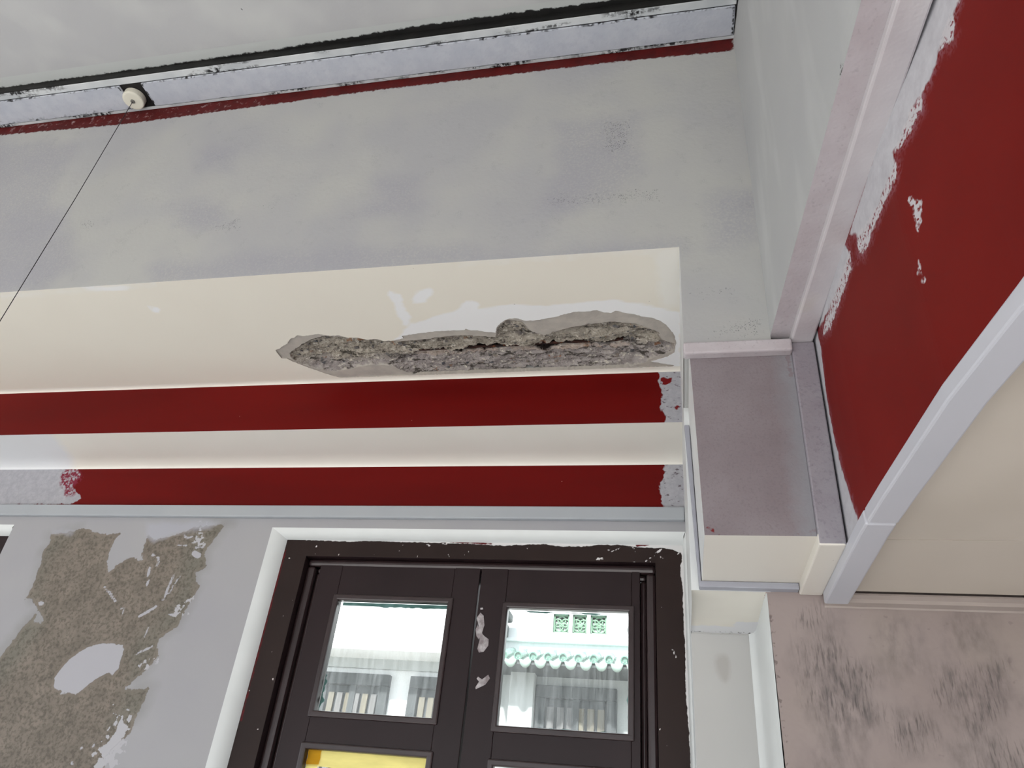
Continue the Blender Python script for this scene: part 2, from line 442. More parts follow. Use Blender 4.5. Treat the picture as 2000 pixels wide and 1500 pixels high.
def concrete_mat():
    b = NB('broken_concrete')
    side = b.rng(b.math('ADD', b.attr('side'), b.math('MULTIPLY', b.math('SUBTRACT', b.noise(14, 2), .5), .05)), -.01, .02)
    up = b.mix(b.rng(b.noise(22, 4, .65, (.6, 1.4, 1)), .36, .64), L(188, 179, 166), L(144, 136, 125))
    dn = b.mix(b.rng(b.noise(26, 4, .65, (.6, 1.4, 1), off=2), .36, .64), L(182, 174, 171), L(144, 136, 134))
    base = b.mix(side, up, dn)
    base = b.mix(b.rng(b.noise(75, 3, .7, (.7, 1.3, 1), off=3), .56, .64), base, L(208, 201, 190))
    crack = b.rng(b.noise(34, 5, .75, (.35, 1.7, 1), off=6), .545, .60)
    base = b.mix(b.math('MULTIPLY', crack, .9), base, L(62, 56, 50))
    rust = b.math('MULTIPLY', b.rng(b.noise(24, 3, off=9), .66, .70), .8)
    base = b.mix(rust, base, L(150, 104, 72))
    pl = b.rng(b.attr('plaster'), -.002, .002)
    plc = b.mix(b.rng(b.noise(30, 3), .35, .65), L(190, 183, 174), L(176, 169, 162))
    col = b.mix(pl, base, plc)
    nz = b.math('MULTIPLY', b.math('SUBTRACT', b.noise(45, 4), .5), .016)
    pale = b.rng(b.math('ADD', b.attr('paled'), nz), -.001, .002)
    col = b.mix(b.math('MULTIPLY', pale, .45), col, L(206, 184, 168))
    blk = b.rng(b.math('ADD', b.attr('slot_shade'), nz), -.001, .003)
    col = b.mix(blk, col, L(30, 22, 19))  # black painted into the slot stands for the shade around the bar
    h = b.math('MULTIPLY', b.noise(80, 4, .75, (.7, 1.3, 1)), b.rng(pl, 0, 1, 1, .15))
    return b.out(col, .9, b.bump(h, 1.0, .008), .2)
M['concrete'] = concrete_mat()

def glass_mat():
    b = NB('dusty_glass')
    t = b.n('ShaderNodeBsdfTransparent'); t.inputs[0].default_value = (.93, .97, .95, 1)
    g = b.n('ShaderNodeBsdfGlossy'); g.inputs['Roughness'].default_value = .03
    d = b.n('ShaderNodeBsdfTranslucent'); d.inputs[0].default_value = (.86, .9, .9, 1)
    fr = b.n('ShaderNodeFresnel'); fr.inputs[0].default_value = 1.45
    m1 = b.n('ShaderNodeMixShader'); b.set(m1, 0, b.math('MULTIPLY', fr.outputs[0], .6)); b.set(m1, 1, t.outputs[0]); b.set(m1, 2, g.outputs[0])
    streak = b.noise(26, 4, .6, (3.0, 1, .22))
    spots = b.rng(b.noise(240, 2), .55, .7)
    low = b.rng(b.attr('low'), 0, 1, .07, .42)
    f = b.math('MULTIPLY', b.math('ADD', b.rng(streak, .3, .8, .2, 1.1), b.math('MULTIPLY', spots, .35)), low)
    m2 = b.n('ShaderNodeMixShader'); b.set(m2, 0, f); b.set(m2, 1, m1.outputs[0]); b.set(m2, 2, d.outputs[0])
    o = b.n('ShaderNodeOutputMaterial'); b.nt.links.new(m2.outputs[0], o.inputs[0])
    return b.m
M['glass'] = glass_mat()

# ------------------------------------------------------------------ key levels and planes (units)
D = 1.0            # window wall
Y2 = .892          # first red band
Y3 = .643          # grey fascia
Y4 = .649          # front of the boxed duct
YP = .899          # grey pier face
Y5 = .782          # mauve wall on the right, lintel
Z2 = .5209         # step soffit
Z3 = .6075         # deep soffit
ZS = .9973         # soffit of the ceiling strip
ZC = 1.014         # ceiling
XC = .0165         # left face of the pier
ZL = .4763         # top of the ledge / bottom of the upper side wall
ZB = .2614         # bottom of the duct
ZG = .2525         # cream board ceiling
ZR = .243          # lintel soffit
FLOOR = -H / S
XL = -2.3          # left wall of the room
YB = -1.6          # room front, behind the camera

def side_x(y, x0): return x0 + (Y3 - y) * .0655     # the upper side wall runs slightly askew
RED = [(.1462, .80), (.1466, .60), (.1478, .563), (.1571, .398), (.1675, .311), (.1890, .10), (.27, -.7), (.36, -1.6)]  # plan of the red face x, y
def red_x(y):
    for (xa, ya), (xb, yb) in zip(RED[:-1], RED[1:]):
        if yb <= y <= ya: return xa + (xb - xa) * (ya - y) / (ya - yb)
    return RED[-1][0]
def onRed(px, py):
    r = ray(px, py)
    for (xa, ya), (xb, yb) in zip(RED[:-1], RED[1:]):
        # solve r*t on the line
        dx, dy = xb - xa, yb - ya
        den = r[0] * dy - r[1] * dx
        if abs(den) < 1e-9: continue
        t = (xa * dy - ya * dx) / den
        y = r[1] * t
        if yb - 1e-6 <= y <= ya + 1e-6 and t > 0:
            return np.array((y, r[2] * t))
    return np.array((.1, .3))

def P2(pts, fn, ax): return [tuple(fn(x, y)[i] for i in ax) for x, y in pts]
def polys(items, pad=0.0):
    """items: ('p', polygon) or ('s', polyline, half width); returns f(uv)"""
    def f(uv):
        d = np.full(len(uv), -.4)
        for it in items:
            d = np.maximum(d, sd_poly(uv, it[1]) if it[0] == 'p' else sd_stroke(uv, it[1], it[2]))
        return d + pad
    return f
const = lambda c: (lambda uv: np.full(len(uv), c))

# ------------------------------------------------------------------ window wall
XW0, XW1, ZW = -.6151, .0165, .4073       # outer edge of the white reveal
W2 = -1.114                                # second window is this much further left
fy = lambda pts: P2(pts, lambda x, y: onY(x, y, D), (0, 2))
zc = lambda pts: [(x / 2.884, 980 + y / 2.884) for x, y in pts]
CONC = fy(zc([(285, 185), (345, 178), (420, 165), (470, 148), (510, 160), (560, 180), (620, 182), (685, 172), (650, 215), (620, 270), (603, 340), (612, 400), (640, 370), (680, 345), (740, 310), (790, 332), (806, 330), (798, 290), (825, 215), (826, 182), (870, 215), (960, 195), (1010, 175), (1060, 160), (1100, 140), (1180, 135), (1270, 125), (1230, 180), (1190, 235), (1165, 265), (1150, 300), (1165, 370), (1098, 400), (1105, 440), (1125, 480), (1085, 545), (1040, 620), (1000, 700), (900, 765), (885, 800), (895, 865), (850, 920), (790, 975), (698, 1056), (780, 1058), (850, 1040), (820, 1100), (790, 1170), (760, 1230), (730, 1310), (665, 1360), (600, 1420), (570, 1560), (-500, 1700), (-420, 1400), (0, 880), (60, 800), (120, 720), (210, 622), (188, 680), (225, 690), (250, 668), (215, 610), (178, 545), (135, 552), (160, 520), (200, 440), (230, 350), (245, 270), (280, 235)]))
ISL = fy(zc([(610, 797), (690, 805), (697, 830), (685, 880), (665, 940), (630, 982), (610, 960), (540, 1000), (500, 1030), (425, 1087), (370, 1072), (305, 1050), (308, 990), (360, 920), (420, 865), (490, 820), (560, 800)]))
px_u = .0008
strokes = [([(588, 478), (625, 520), (652, 562)], 5), ([(980, 408), (950, 480), (918, 553)], 5), ([(1012, 420), (985, 460), (950, 520)], 3), ([(785, 645), (830, 620), (880, 590)], 6), ([(860, 298), (892, 315), (895, 340), (882, 362)], 5), ([(845, 372), (832, 415)], 6), ([(835, 445), (830, 466)], 7), ([(682, 600), (700, 598), (688, 640)], 3), ([(768, 857), (815, 835), (862, 812)], 5), ([(835, 710), (812, 760)], 4), ([(1095, 290), (1120, 305)], 12), ([(1000, 245), (1050, 248)], 4), ([(1100, 253), (1150, 255)], 4), ([(1040, 190), (1050, 205), (1085, 195)], 4), ([(985, 600), (1010, 620)], 5), ([(950, 630), (975, 640)], 5), ([(455, 1390), (460, 1385)], 5), ([(520, 1380), (530, 1370)], 5), ([(405, 1470), (410, 1472)], 5), ([(225, 570), (240, 575)], 8), ([(350, 1075), (365, 1072)], 8)]
SKIM = [('p', ISL)] + [('s', fy(zc(l)), w * .00036) for l, w in strokes]
SPK = fy(zc([(640, 1180), (760, 1190), (745, 1300), (690, 1420), (640, 1540), (480, 1540), (530, 1440), (590, 1340)]))
SPK2 = fy(zc([(1110, 140), (1170, 140), (1160, 250), (1090, 250)]))
SPK3 = fy(zc([(770, 940), (880, 870), (890, 900), (800, 975)]))
SPK4 = fy(zc([(960, 600), (1080, 540), (1040, 640), (970, 650)]))
SMEAR = fy(zc([(290, 150), (420, 160), (410, 180), (290, 182)])), fy(zc([(830, 120), (1230, 115), (1180, 150), (1000, 180), (870, 215), (830, 190)]))
def smin(uv):   # concrete that is still bare
    return np.minimum(polys([('p', CONC)])(uv), -polys([('p', ISL)])(uv))
wall_attrs = dict(
    conc=polys([('p', CONC)]), skim=polys(SKIM),
    concgreen=lambda uv: np.minimum(polys([('p', CONC)])(uv), polys([('p', fy(zc([(1270, 100), (1280, 300), (1120, 640), (880, 900), (860, 1200), (640, 1250), (760, 860), (1010, 500), (1100, 200)]))), ('p', fy(zc([(-200, 900), (200, 640), (230, 720), (60, 960), (-200, 1200)]))), ('p', fy(zc([(240, 180), (420, 150), (300, 300), (190, 540)])))])(uv)),
    concgrain=lambda uv: smin(uv) - .004,
    speckle=polys([('p', SPK), ('p', SPK2), ('p', SPK3), ('p', SPK4)], -.008),
    smear=polys([('p', SMEAR[0]), ('p', SMEAR[1])]),
)
wb = empty('wall_back', V((-.8, D, FLOOR)), 'pale lilac-grey window wall with a bare concrete patch left of the window', 'wall', 'structure')
xs = lin(XL, XW0, .05, (XW0 + W2, XW1 + W2))
dense = sorted(set([x for x in xs if x < W2 + XW1 - 1e-6 or x > XW0 - .00001] + lin(W2 + XW1, XW0, .0035)))
zs = sorted(set(lin(FLOOR, 0.0, .08) + lin(0.0, ZW, .0035) + lin(ZW, .436, .004)))
sheet('wall_surface', lambda u, v: (u, D, v), dense, zs, M['wall_back'], wb, wall_attrs,
      keep=lambda u, v: not (v < ZW and XW0 + W2 < u < XW1 + W2))
sheet('lintel_surface', lambda u, v: (u, D, v), lin(XW0, XC, .05), lin(ZW, .436, .01), M['wall_back'], wb, {k: const(-.3) for k in wall_attrs})

# white reveal round each window, then the window itself
def reveal(name, dx, label):
    r = empty(name, V((dx - .3, D, FLOOR)), label, 'window reveal', 'structure')
    prof = [(0, 0), (.008, .0015), (.016, .006), (.0215, .0125), (.024, .018)]     # inwards, deeper
    for nm, pts in (('side_reveal', 'l'), ('head_reveal', 't'), ('side_reveal', 'r')):
        verts, faces = [], []
        k = len(prof)
        for e in (0, 1):
            for a, b in prof:
                if pts == 'l': p = (XW0 + a + dx, D + b, (FLOOR if e == 0 else ZW - a * .63))
                elif pts == 't': p = ((XW0 + a if e == 0 else XW1 - min(a, .003)) + dx, D + b, ZW - a * .63)
                else: p = (XW1 - a * .2 + dx, D + b, (FLOOR if e == 0 else ZW - a * .63))
                verts.append(V(p))
        for i in range(k - 1): faces.append((i, i + 1, k + i + 1, k + i))
        o = link(nm, rawmesh(nm, verts, faces, True), M['reveal'], r)
    return r
reveal('trim_1', 0, 'white rounded plaster reveal around the brown double window')
reveal('trim_2', W2, 'white plaster reveal at the far left edge of the picture')

FX0, FX1, FZ = -.5915, .0117, .392         # outer edge of the brown frame, at y = D + .015
def frame_ring(name, x0, x1, zt, zb, w, y0, y1, mat, parent, bev=.003, dx=0, sides='lrt', wt=None, attrs=False):
    wt = wt or w
    o = empty(name, V(((x0 + x1) / 2 + dx, y0, zb)), parent=parent)
    if 't' in sides: box('head', x0 + dx, x1 + dx, y0, y1, zt - wt, zt, mat, o, bev)
    if 'l' in sides: box('jamb', x0 + dx, x0 + w + dx, y0, y1, zb, zt - wt, mat, o, bev)
    if 'r' in sides: box('jamb', x1 - w + dx, x1 + dx, y0, y1, zb, zt - wt, mat, o, bev)
    if 'b' in sides: box('sill', x0 + dx, x1 + dx, y0, y1, zb, zb + wt, mat, o, bev)
    return o
PANES = [(.3093, .1475), (.1085, -.055), (-.095, -.26)]
def make_window(name, dx, label, marks):
    w = empty(name, V((-.3 + dx, D + .03, FLOOR + .3)), label, 'window', 'structure')
    ZBOT = -.42
    y0 = D + .015
    # outer frame with paint flecks: flat faces as fine sheets over solid members
    fr = frame_ring('frame', FX0, FX1, FZ + .02, ZBOT, .0375, y0 + .001, y0 + .06, M['wood'], w, .004, dx, 'lrtb', .0445)
    if marks:
        fq = lambda pts: P2(pts, lambda x, y: onY(x, y, y0), (0, 2))
        zw = lambda pts: [(560 + x / 3.26, 1040 + y / 3.26) for x, y in pts]
        zx = lambda pts: [(1150 + x / 6.82, 960 + y / 6.82) for x, y in pts]
        top_line = fq([(540, 1040), (560, 1052), (585, 1054), (640, 1056), (680, 1058), (720, 1056), (790, 1059), (850, 1060), (920, 1062), (980, 1066), (1060, 1063), (1100, 1068), (1150, 1067), (1170, 1064), (1205, 1064), (1235, 1068), (1280, 1070), (1310, 1072), (1325, 1078), (1340, 1080), (1345, 1020), (560, 1020)])
        right_line = fq([(1333, 1060), (1331, 1090), (1329, 1120), (1333, 1150), (1335, 1200), (1339, 1290), (1340, 1360), (1345, 1420), (1349, 1500), (1380, 1500), (1360, 1060)])
        left_line = fq([(563, 1050), (555, 1075), (548, 1095), (535, 1140), (445, 1505), (430, 1505), (540, 1050)])
        marks_l = [('p', fq(zx([(35, 890), (100, 895), (120, 870), (160, 885), (185, 868), (175, 895), (230, 900), (150, 915), (90, 915)]))), ('p', fq(zx([(520, 735), (600, 735), (620, 775), (585, 765)]))), ('p', fq(zx([(950, 745), (985, 750), (975, 780), (945, 775)]))), ('s', fq(zx([(250, 790), (300, 765)])), .0008), ('s', fq(zx([(305, 800), (410, 750)])), .0009), ('s', fq(zx([(895, 820), (940, 790)])), .0018), ('s', fq(zx([(755, 930), (790, 905)])), .001), ('s', fq(zx([(810, 890), (890, 850)])), .0007), ('s', fq(zx([(590, 945), (640, 960)])), .0015), ('s', fq(zx([(1180, 830), (1230, 790)])), .001), ('s', fq([(1308, 1267), (1316, 1272), (1320, 1284)]), .0011), ('s', fq(zw([(1032, 140), (1033, 155)])), .0008), ('s', fq(zw([(187, 78), (189, 90)])), .0012), ('s', fq(zw([(890, 75), (910, 85)])), .0012), ('s', fq(zw([(985, 70), (1020, 72)])), .0014), ('s', fq(zw([(1150, 80), (1158, 125)])), .0004), ('s', fq(zw([(1180, 60), (1260, 62)])), .002)]
        at = dict(fleck=polys([('p', top_line), ('p', right_line)]), mark=polys(marks_l, -.0004),
                  rededge=polys([('s', fq([(558, 1075), (540, 1140), (470, 1410)]), .0012), ('s', fq([(880, 1058), (960, 1062)]), .0014), ('s', fq([(1245, 1065), (1265, 1063)]), .002)]))
        sheet('frame_face', lambda u, v: (u, y0, v), lin(FX0 - .004, FX1 + .004, .0022), sorted(lin(FZ - .0245, FZ + .012, .0022)), M['wood_flecked'], fr, at)
        sheet('frame_face', lambda u, v: (u, y0, v), lin(FX0 - .004, FX0 + .0375, .0022), lin(ZBOT, FZ - .0245, .006), M['wood_flecked'], fr, at)
        sheet('frame_face', lambda u, v: (u, y0, v), lin(FX1 - .0375, FX1 + .004, .0022), lin(ZBOT, FZ - .0245, .003), M['wood_flecked'], fr, at)
    # rounded stop mouldings, stepping deeper
    IX0, IX1, IZ = FX0 + .0375, FX1 - .0375, FZ - .0245
    frame_ring('stop', IX0, IX1, IZ, ZBOT + .04, .0135, y0 + .0115, y0 + .06, M['wood_bead'], w, .009, dx, 'lrtb', .0115)
    SX0, SX1, SZ = IX0 + .0135, IX1 - .0135, IZ - .0115
    frame_ring('inner_stop', SX0, SX1, SZ, ZBOT + .05, .0085, y0 + .020, y0 + .06, M['wood_bead'], w, .008, dx, 'lrtb', .0085)
    # two sashes
    mid = -.2775
    ys = D + .0275
    for k, (a, b, g0, g1) in enumerate(((SX0 + .0085, mid - .0012, -.4955, -.3172), (mid + .0012, SX1 - .0085, -.2365, -.0592))):
        s = empty('sash', V(((a + b) / 2 + dx, ys, ZBOT)), parent=w)
        s['label'] = 'dark brown sash with dusty glass panes'
        box('stile', a + dx, g0 + dx, ys, ys + .022, ZBOT + .05, SZ + .01, M['wood'], s, .002)
        box('stile', g1 + dx, b + dx, ys, ys + .022, ZBOT + .05, SZ + .01, M['wood'], s, .002)
        dz = 0 if k == 0 else -.0035
        zprev = SZ + .01
        for j, (zt, zb) in enumerate(PANES):
            zt += dz; zb += dz
            box('rail', g0 + dx, g1 + dx, ys + .0002, ys + .022, zt, zprev, M['wood'], s, .002)
            zprev = zb
            # glazing bead: four rounded bars in a shallow step
            for q in ((g0 - .004, g1 + .004, zt - .0045, zt + .004), (g0 - .004, g1 + .004, zb - .004, zb + .0045), (g0 - .004, g0 + .0045, zb, zt), (g1 - .0045, g1 + .004, zb, zt)):
                box('glazing_bead', q[0] + dx, q[1] + dx, ys - .0030, ys + .010, q[2], q[3], M['wood_bead'], s, .0045)
            # the pane
            us = lin(g0, g1, .03); vv = lin(zb, zt, .015)
            gy = ys + .0125
            pane = sheet('glass_pane', lambda u, v: (u + dx, gy, v), us, vv, M['glass'], s, dict(low=lambda uv: (1 - np.clip((uv[:, 1] - zb) / (zt - zb), 0, 1)) ** 1.2 * .4 / S * 2.5))
            if marks:
                # dried green paint along the glass edge
                def streak(nm, p0, p1, w0, seed):
                    r_ = random.Random(seed); n = 22; vs2 = []; fs = []
                    ax = Vector((p1[0] - p0[0], 0, p1[1] - p0[1])); nrm = Vector((-ax.z, 0, ax.x)).normalized()
                    for i in range(n + 1):
                        c = Vector((p0[0], gy - .0006, p0[1])) + ax * (i / n)
                        wd = w0 * (.25 + 1.5 * r_.random() ** 2) * min(1, 6 * min(i, n - i) / n + .05)
                        vs2 += [V(c), V(c + nrm * wd), V(c + nrm * wd + Vector((0, -.0006, 0))), V(c + Vector((0, -.0006, 0)))]
                    for i in range(n):
                        for q in range(4):
                            fs.append((4 * i + q, 4 * i + (q + 1) % 4, 4 * i + 4 + (q + 1) % 4, 4 * i + 4 + q))
                    return link(nm, rawmesh(nm, vs2, fs), M['teal'], pane)
                e = .0045
                if j == 0 and k == 0:
                    box('painted_edge', g0 + e + .003, g1 - e, gy - .0012, gy - .0002, zt - .0088, zt - .0040, M['teal'], pane)
                    streak('paint_smear', (g1 - e, zt - .0086), (g0 + .05, zt - .0086), .0012, 1)
                    streak('paint_smear', (g0 + e, zb + .055), (g0 + e, zb + e), .0035, 2) 
                    streak('paint_smear', (g1 - e, zb + e), (g1 - e, zt - e), .0014, 3)
                if k == 1:
                    streak('paint_smear', (g1 - e, zt - e), (g0 + e, zt - e), .0016, 4 + j)
                    streak('paint_smear', (g0 + e, zb + e), (g1 - e, zb + e), .0022, 6 + j)
                    streak('paint_smear', (g1 - e, zb + e), (g1 - e, zt - e), .0014, 8 + j)
                if j == 1 and k == 0:
                    # yellow masking paper taped round the lower pane
                    ty = gy - .0008
                    def strip(nm, x0, x1, z0, z1, mat, off):
                        n = 26; vs2 = []; fs = []
                        for i in range(n + 1):
                            x = x0 + (x1 - x0) * i / n
                            for m_ in range(7):
                                z = z0 + (z1 - z0) * m_ / 6
                                wv = .0009 * math.sin(9 * (z - z0) / max(z1 - z0, 1e-6) + 40 * (x - x0)) * math.sin(23 * x + 3)
                                vs2.append(V((x, ty - off + wv, z + .0006 * math.sin(90 * x) * (m_ == 0))))
                        for i in range(n):
                            for m_ in range(6):
                                a_ = i * 7 + m_; fs.append((a_, a_ + 1, a_ + 8, a_ + 7))
                        return link(nm, rawmesh(nm, vs2, fs, True), mat, pane)
                    strip('masking_tape', g0 + e, g1 - e, zt - .024, zt - .004, M['tape'], .0010)
                    strip('masking_tape', g0 + e, g0 + .021, zb + .004, zt - .02, M['tape'], .0018)
                    t3 = strip('masking_tape', g0 + e, g0 + .023, zt - .022, zt - .0045, M['tape_dark'], .0032)
                    t3['label'] = 'amber corner of doubled tape'
        box('rail', g0 + dx, g1 + dx, ys + .0002, ys + .022, ZBOT + .05, zprev, M['wood'], s, .002)
        if marks and k == 1:
            # dried smears of filler on the meeting stile
            def blob(pts, seed):
                pts = [onY(600 + 0, 0, 1) if False else onY(x, y, ys - .0008) for x, y in pts]
                c = sum(pts) / len(pts); n = len(pts)
                verts = [V(c + np.array((0, -.0012, 0)))] + [V(p) for p in pts]
                return link('filler_smear', rawmesh('filler_smear', verts, [(0, 1 + i, 1 + (i + 1) % n) for i in range(n)], True), M['putty'], s)
            zq = lambda pts: [(920 + x / 3.26, 1040 + y / 3.26) for x, y in pts]
            blob(zq([(60, 510), (80, 530), (85, 590), (70, 640), (90, 665), (112, 680), (110, 720), (80, 760), (50, 765), (40, 740), (60, 700), (35, 660), (30, 620), (45, 570), (35, 545)]), 1)
            blob(zq([(58, 480), (75, 478), (77, 490), (60, 492)]), 2)
            blob(zq([(110, 905), (120, 930), (90, 970), (30, 998), (28, 985), (50, 950), (35, 930), (45, 918), (70, 935)]), 3)
    return w
make_window('window_1', 0, 'dark brown double casement window with yellow tape on its lower left pane', True)
make_window('window_2', W2, 'second brown window, only its top right corner showing at the left edge', False)

# ------------------------------------------------------------------ cornice: deep soffit, red bands, step
cornice = empty('wall_cornice', V((-.8, .8, Z2)), 'stepped cream and red cornice with broken concrete above the window', 'cornice', 'structure')
fz = lambda pts: P2(pts, lambda x, y: onZ(x, y, Z3), (0, 1))
z5 = lambda pts: [(500 + x / 2.222, 560 + y / 2.222) for x, y in pts]
SP = z5([(85, 275), (105, 268), (120, 255), (135, 248), (150, 225), (165, 222), (180, 210), (210, 214), (270, 205), (320, 213), (360, 211), (400, 222), (440, 221), (480, 230), (520, 227), (560, 236), (600, 233), (640, 224), (633, 214), (680, 206), (720, 201), (780, 193), (850, 190), (905, 188), (910, 182), (935, 190), (960, 189), (1000, 196), (1040, 200), (1044, 178), (1060, 158), (1080, 145), (1100, 138), (1130, 137), (1170, 148), (1210, 146), (1250, 140), (1290, 133), (1330, 122), (1370, 112), (1400, 108), (1440, 107), (1480, 102), (1510, 112), (1540, 114), (1560, 104), (1600, 113), (1640, 119), (1680, 130), (1720, 135), (1755, 148), (1780, 165), (1800, 190), (1815, 210), (1824, 245), (1815, 285), (1790, 300), (1760, 310), (1712, 325), (1770, 334), (1815, 340), (1808, 352), (1750, 352), (1500, 366), (1300, 372), (1100, 380), (900, 388), (700, 397), (560, 402), (410, 405), (375, 398), (340, 388), (290, 372), (230, 352), (190, 336), (160, 325), (135, 312), (110, 310), (95, 290)])
SPALL = fz(SP)
SPALL = [(x, min(y, Y2 - .0085)) for x, y in SPALL]
DEEP = fz(z5([(150, 290), (190, 262), (240, 232), (300, 217), (440, 228), (600, 242), (690, 238), (800, 225), (900, 216), (1040, 224), (1048, 182), (1085, 152), (1150, 155), (1185, 195), (1250, 216), (1330, 192), (1450, 168), (1550, 157), (1660, 168), (1745, 202), (1755, 235), (1815, 250), (1808, 285), (1750, 300), (1680, 330), (1600, 360), (1300, 380), (1000, 388), (760, 393), (690, 386), (640, 368), (590, 345), (500, 340), (440, 350), (340, 370), (240, 350), (170, 330), (150, 310)]))
REB = fz(z5([(700, 312), (800, 308), (890, 302), (1050, 296), (1200, 288), (1330, 280), (1450, 276), (1540, 272), (1610, 266)]))
WH = [('p', fz([(757, 567), (778, 573), (790, 600), (803, 620), (801, 636), (786, 634), (768, 592)])),
      ('p', fz([(812, 570), (838, 562), (848, 571), (832, 590), (808, 592)])),
      ('p', fz([(770, 668), (790, 640), (850, 618), (895, 604), (912, 585), (935, 590), (930, 606), (1000, 596), (1100, 592), (1200, 586), (1290, 600), (1331, 610), (1331, 720), (770, 720)])),
      ('p', fz([(160, 560), (250, 556), (252, 566), (170, 568)])), ('p', fz([(288, 598), (310, 600), (318, 612), (300, 610)]))]
FA = [('p', fz([(1280, 485), (1331, 478), (1331, 600), (1290, 600)])), ('p', fz([(0, 574), (300, 552), (300, 558), (0, 582)])), ('p', fz([(900, 510), (1310, 482), (1310, 490), (900, 518)]))]
YF = Y2 - .008
# soffit with a real hole, triangulated round the broken edge
SX = [XL, XC]
pts = []
for x in sorted(set(lin(XL, -.95, .04) + lin(-.95, XC, .008))):
    for y in lin(Y3, YF, .008):
        pts.append((x, y))
pa = np.array(pts); dsp = sd_poly(pa, SPALL)
bd = [(XL, Y3), (XC, Y3), (XC, YF), (XL, YF)]
def dens(poly, st):
    o = []
    for a, b in zip(poly, poly[1:] + poly[:1]):
        n = max(1, int(math.dist(a, b) / st))
        for i in range(n):
            t = i / n; jit = .0006 if 0 < i else 0
            o.append((a[0] + (b[0] - a[0]) * t + rng.uniform(-jit, jit), min(YF - .0004, a[1] + (b[1] - a[1]) * t + rng.uniform(-jit, jit))))
    return o
EDGE = dens(SPALL, .0026)
allp = list(EDGE) + [p for p, d in zip(pts, dsp) if d < -.004]
ne = len(EDGE)
res = delaunay_2d_cdt([Vector(p) for p in allp], [(i, (i + 1) % ne) for i in range(ne)], [], 0, 1e-7)
rv = np.array([(v.x, v.y) for v in res[0]])
cent = np.array([rv[list(f)].mean(0) for f in res[2]])
okf = sd_poly(cent, EDGE) < 0
zedge = lambda x, y: Z3
verts = [V((x, y, Z3)) for x, y in rv]
faces = [tuple(f) for f, k in zip(res[2], okf) if k]
me = rawmesh('soffit', verts, faces)
if len(me.vertices) == len(rv):
    put_attr(me, dict(white=np.clip(polys(WH)(rv) * S, -.4, .4), faint=np.clip(polys(FA)(rv) * S, -.4, .4)))
soff = link('soffit', me, M['cream_soffit'], cornice)
# broken edge of the plaster coat: a thin vertical rim
ev = []; ef = []
for i, (x, y) in enumerate(EDGE):
    ev += [V((x, y, Z3 - .0002)), V((x, y, Z3 + .006))]
for i in range(ne):
    j = (i + 1) % ne; ef.append((2 * i, 2 * j, 2 * j + 1, 2 * i + 1))
link('plaster_rim', rawmesh('plaster_rim', ev, ef), M['plaster_edge'], soff)
# the cavity
gx = lin(min(p[0] for p in SPALL) - .006, min(XC, max(p[0] for p in SPALL) + .006), .0016)
gyv = lin(min(p[1] for p in SPALL) - .006, Y2 - .001, .0016)
uv = np.array([(u, v) for v in gyv for u in gx])
d1 = sd_poly(uv, SPALL); d2 = sd_poly(uv, DEEP); d3 = sd_stroke(uv, REB, .0)
xm, ym = uv[:, 0] * S, uv[:, 1] * S
sidev = uv[:, 1] - np.interp(uv[:, 0], [p[0] for p in REB], [p[1] for p in REB])
rough1 = (fbm(xm * 40, ym * 75, 4) - .5) * .020 + np.abs(fbm(xm * 70 + 7, ym * 150, 3) - .5) * .022
ridge = (fbm(xm * 9 + 3, ym * 30 + 9, 4) - .5) * .034
ridge = np.round(ridge / .006) * .0045 + ridge * .4
deepf = np.clip(d2 * S / .03, 0, 1) ** .6
h = .0030 + .0015 * (fbm(xm * 12, ym * 12, 3) - .5)                       # plaster bed
h = h + np.where(d2 > 0, deepf * (.020 + ridge) + np.clip(d2 * S / .008, 0, 1) * rough1, 0)
slot = np.clip(1 - (-d3 * S) / (.010 + .014 * fbm(xm * 16, ym * 0 + 2, 3) ** 1.5), 0, 1)
h = h + .040 * slot ** .6
h = np.maximum(h, .0022)
verts = [V((u, v, Z3 + hh / S)) for (u, v), hh in zip(uv, h)]
nu = len(gx); faces = []
dd = d1.reshape(len(gyv), nu)
for j in range(len(gyv) - 1):
    for i in range(nu - 1):
        if dd[j:j + 2, i:i + 2].max() > -.004:
            a = j * nu + i; faces.append((a, a + 1, a + nu + 1, a + nu))
me = bpy.data.meshes.new('spalled_concrete'); me.from_pydata(verts, [], faces); me.update()
put_attr(me, dict(plaster=np.clip(-d2 * S + (fbm(xm * 60, ym * 60, 3) - .5) * .016, -.2, .2), slot_shade=np.clip(d3 * S + .0125 * np.clip(fbm(xm * 7 + 5, ym * 0 + 3, 3) * 2.2 - .2, .6, 1.25), -.3, .3), side=np.clip(sidev * S, -.2, .2), paled=np.clip(.004 - np.abs(sidev * S - .016), -.3, .3) - .02 * (d3 * S < -.03)))
spall = link('spalled_concrete', me, M['concrete'], soff)
spall['label'] = 'broken concrete cavity with pebbles and exposed rusty bar'
# rusty bar lying in the slot
rp = []
for i in range(len(REB) - 1):
    a, b = REB[i], REB[i + 1]
    for t in (0, .25, .5, .75):
        x = a[0] + (b[0] - a[0]) * t; y = a[1] + (b[1] - a[1]) * t
        rp.append(V((x, y + .0012, Z3 + .0175 + rng.uniform(-.0004, .0004))))
rb = tube('rebar', rp, [.0045 + rng.uniform(-.0012, .0012) for _ in rp], M['rust'], soff, 8)
rb['label'] = 'rusty reinforcing bar showing in the broken concrete'
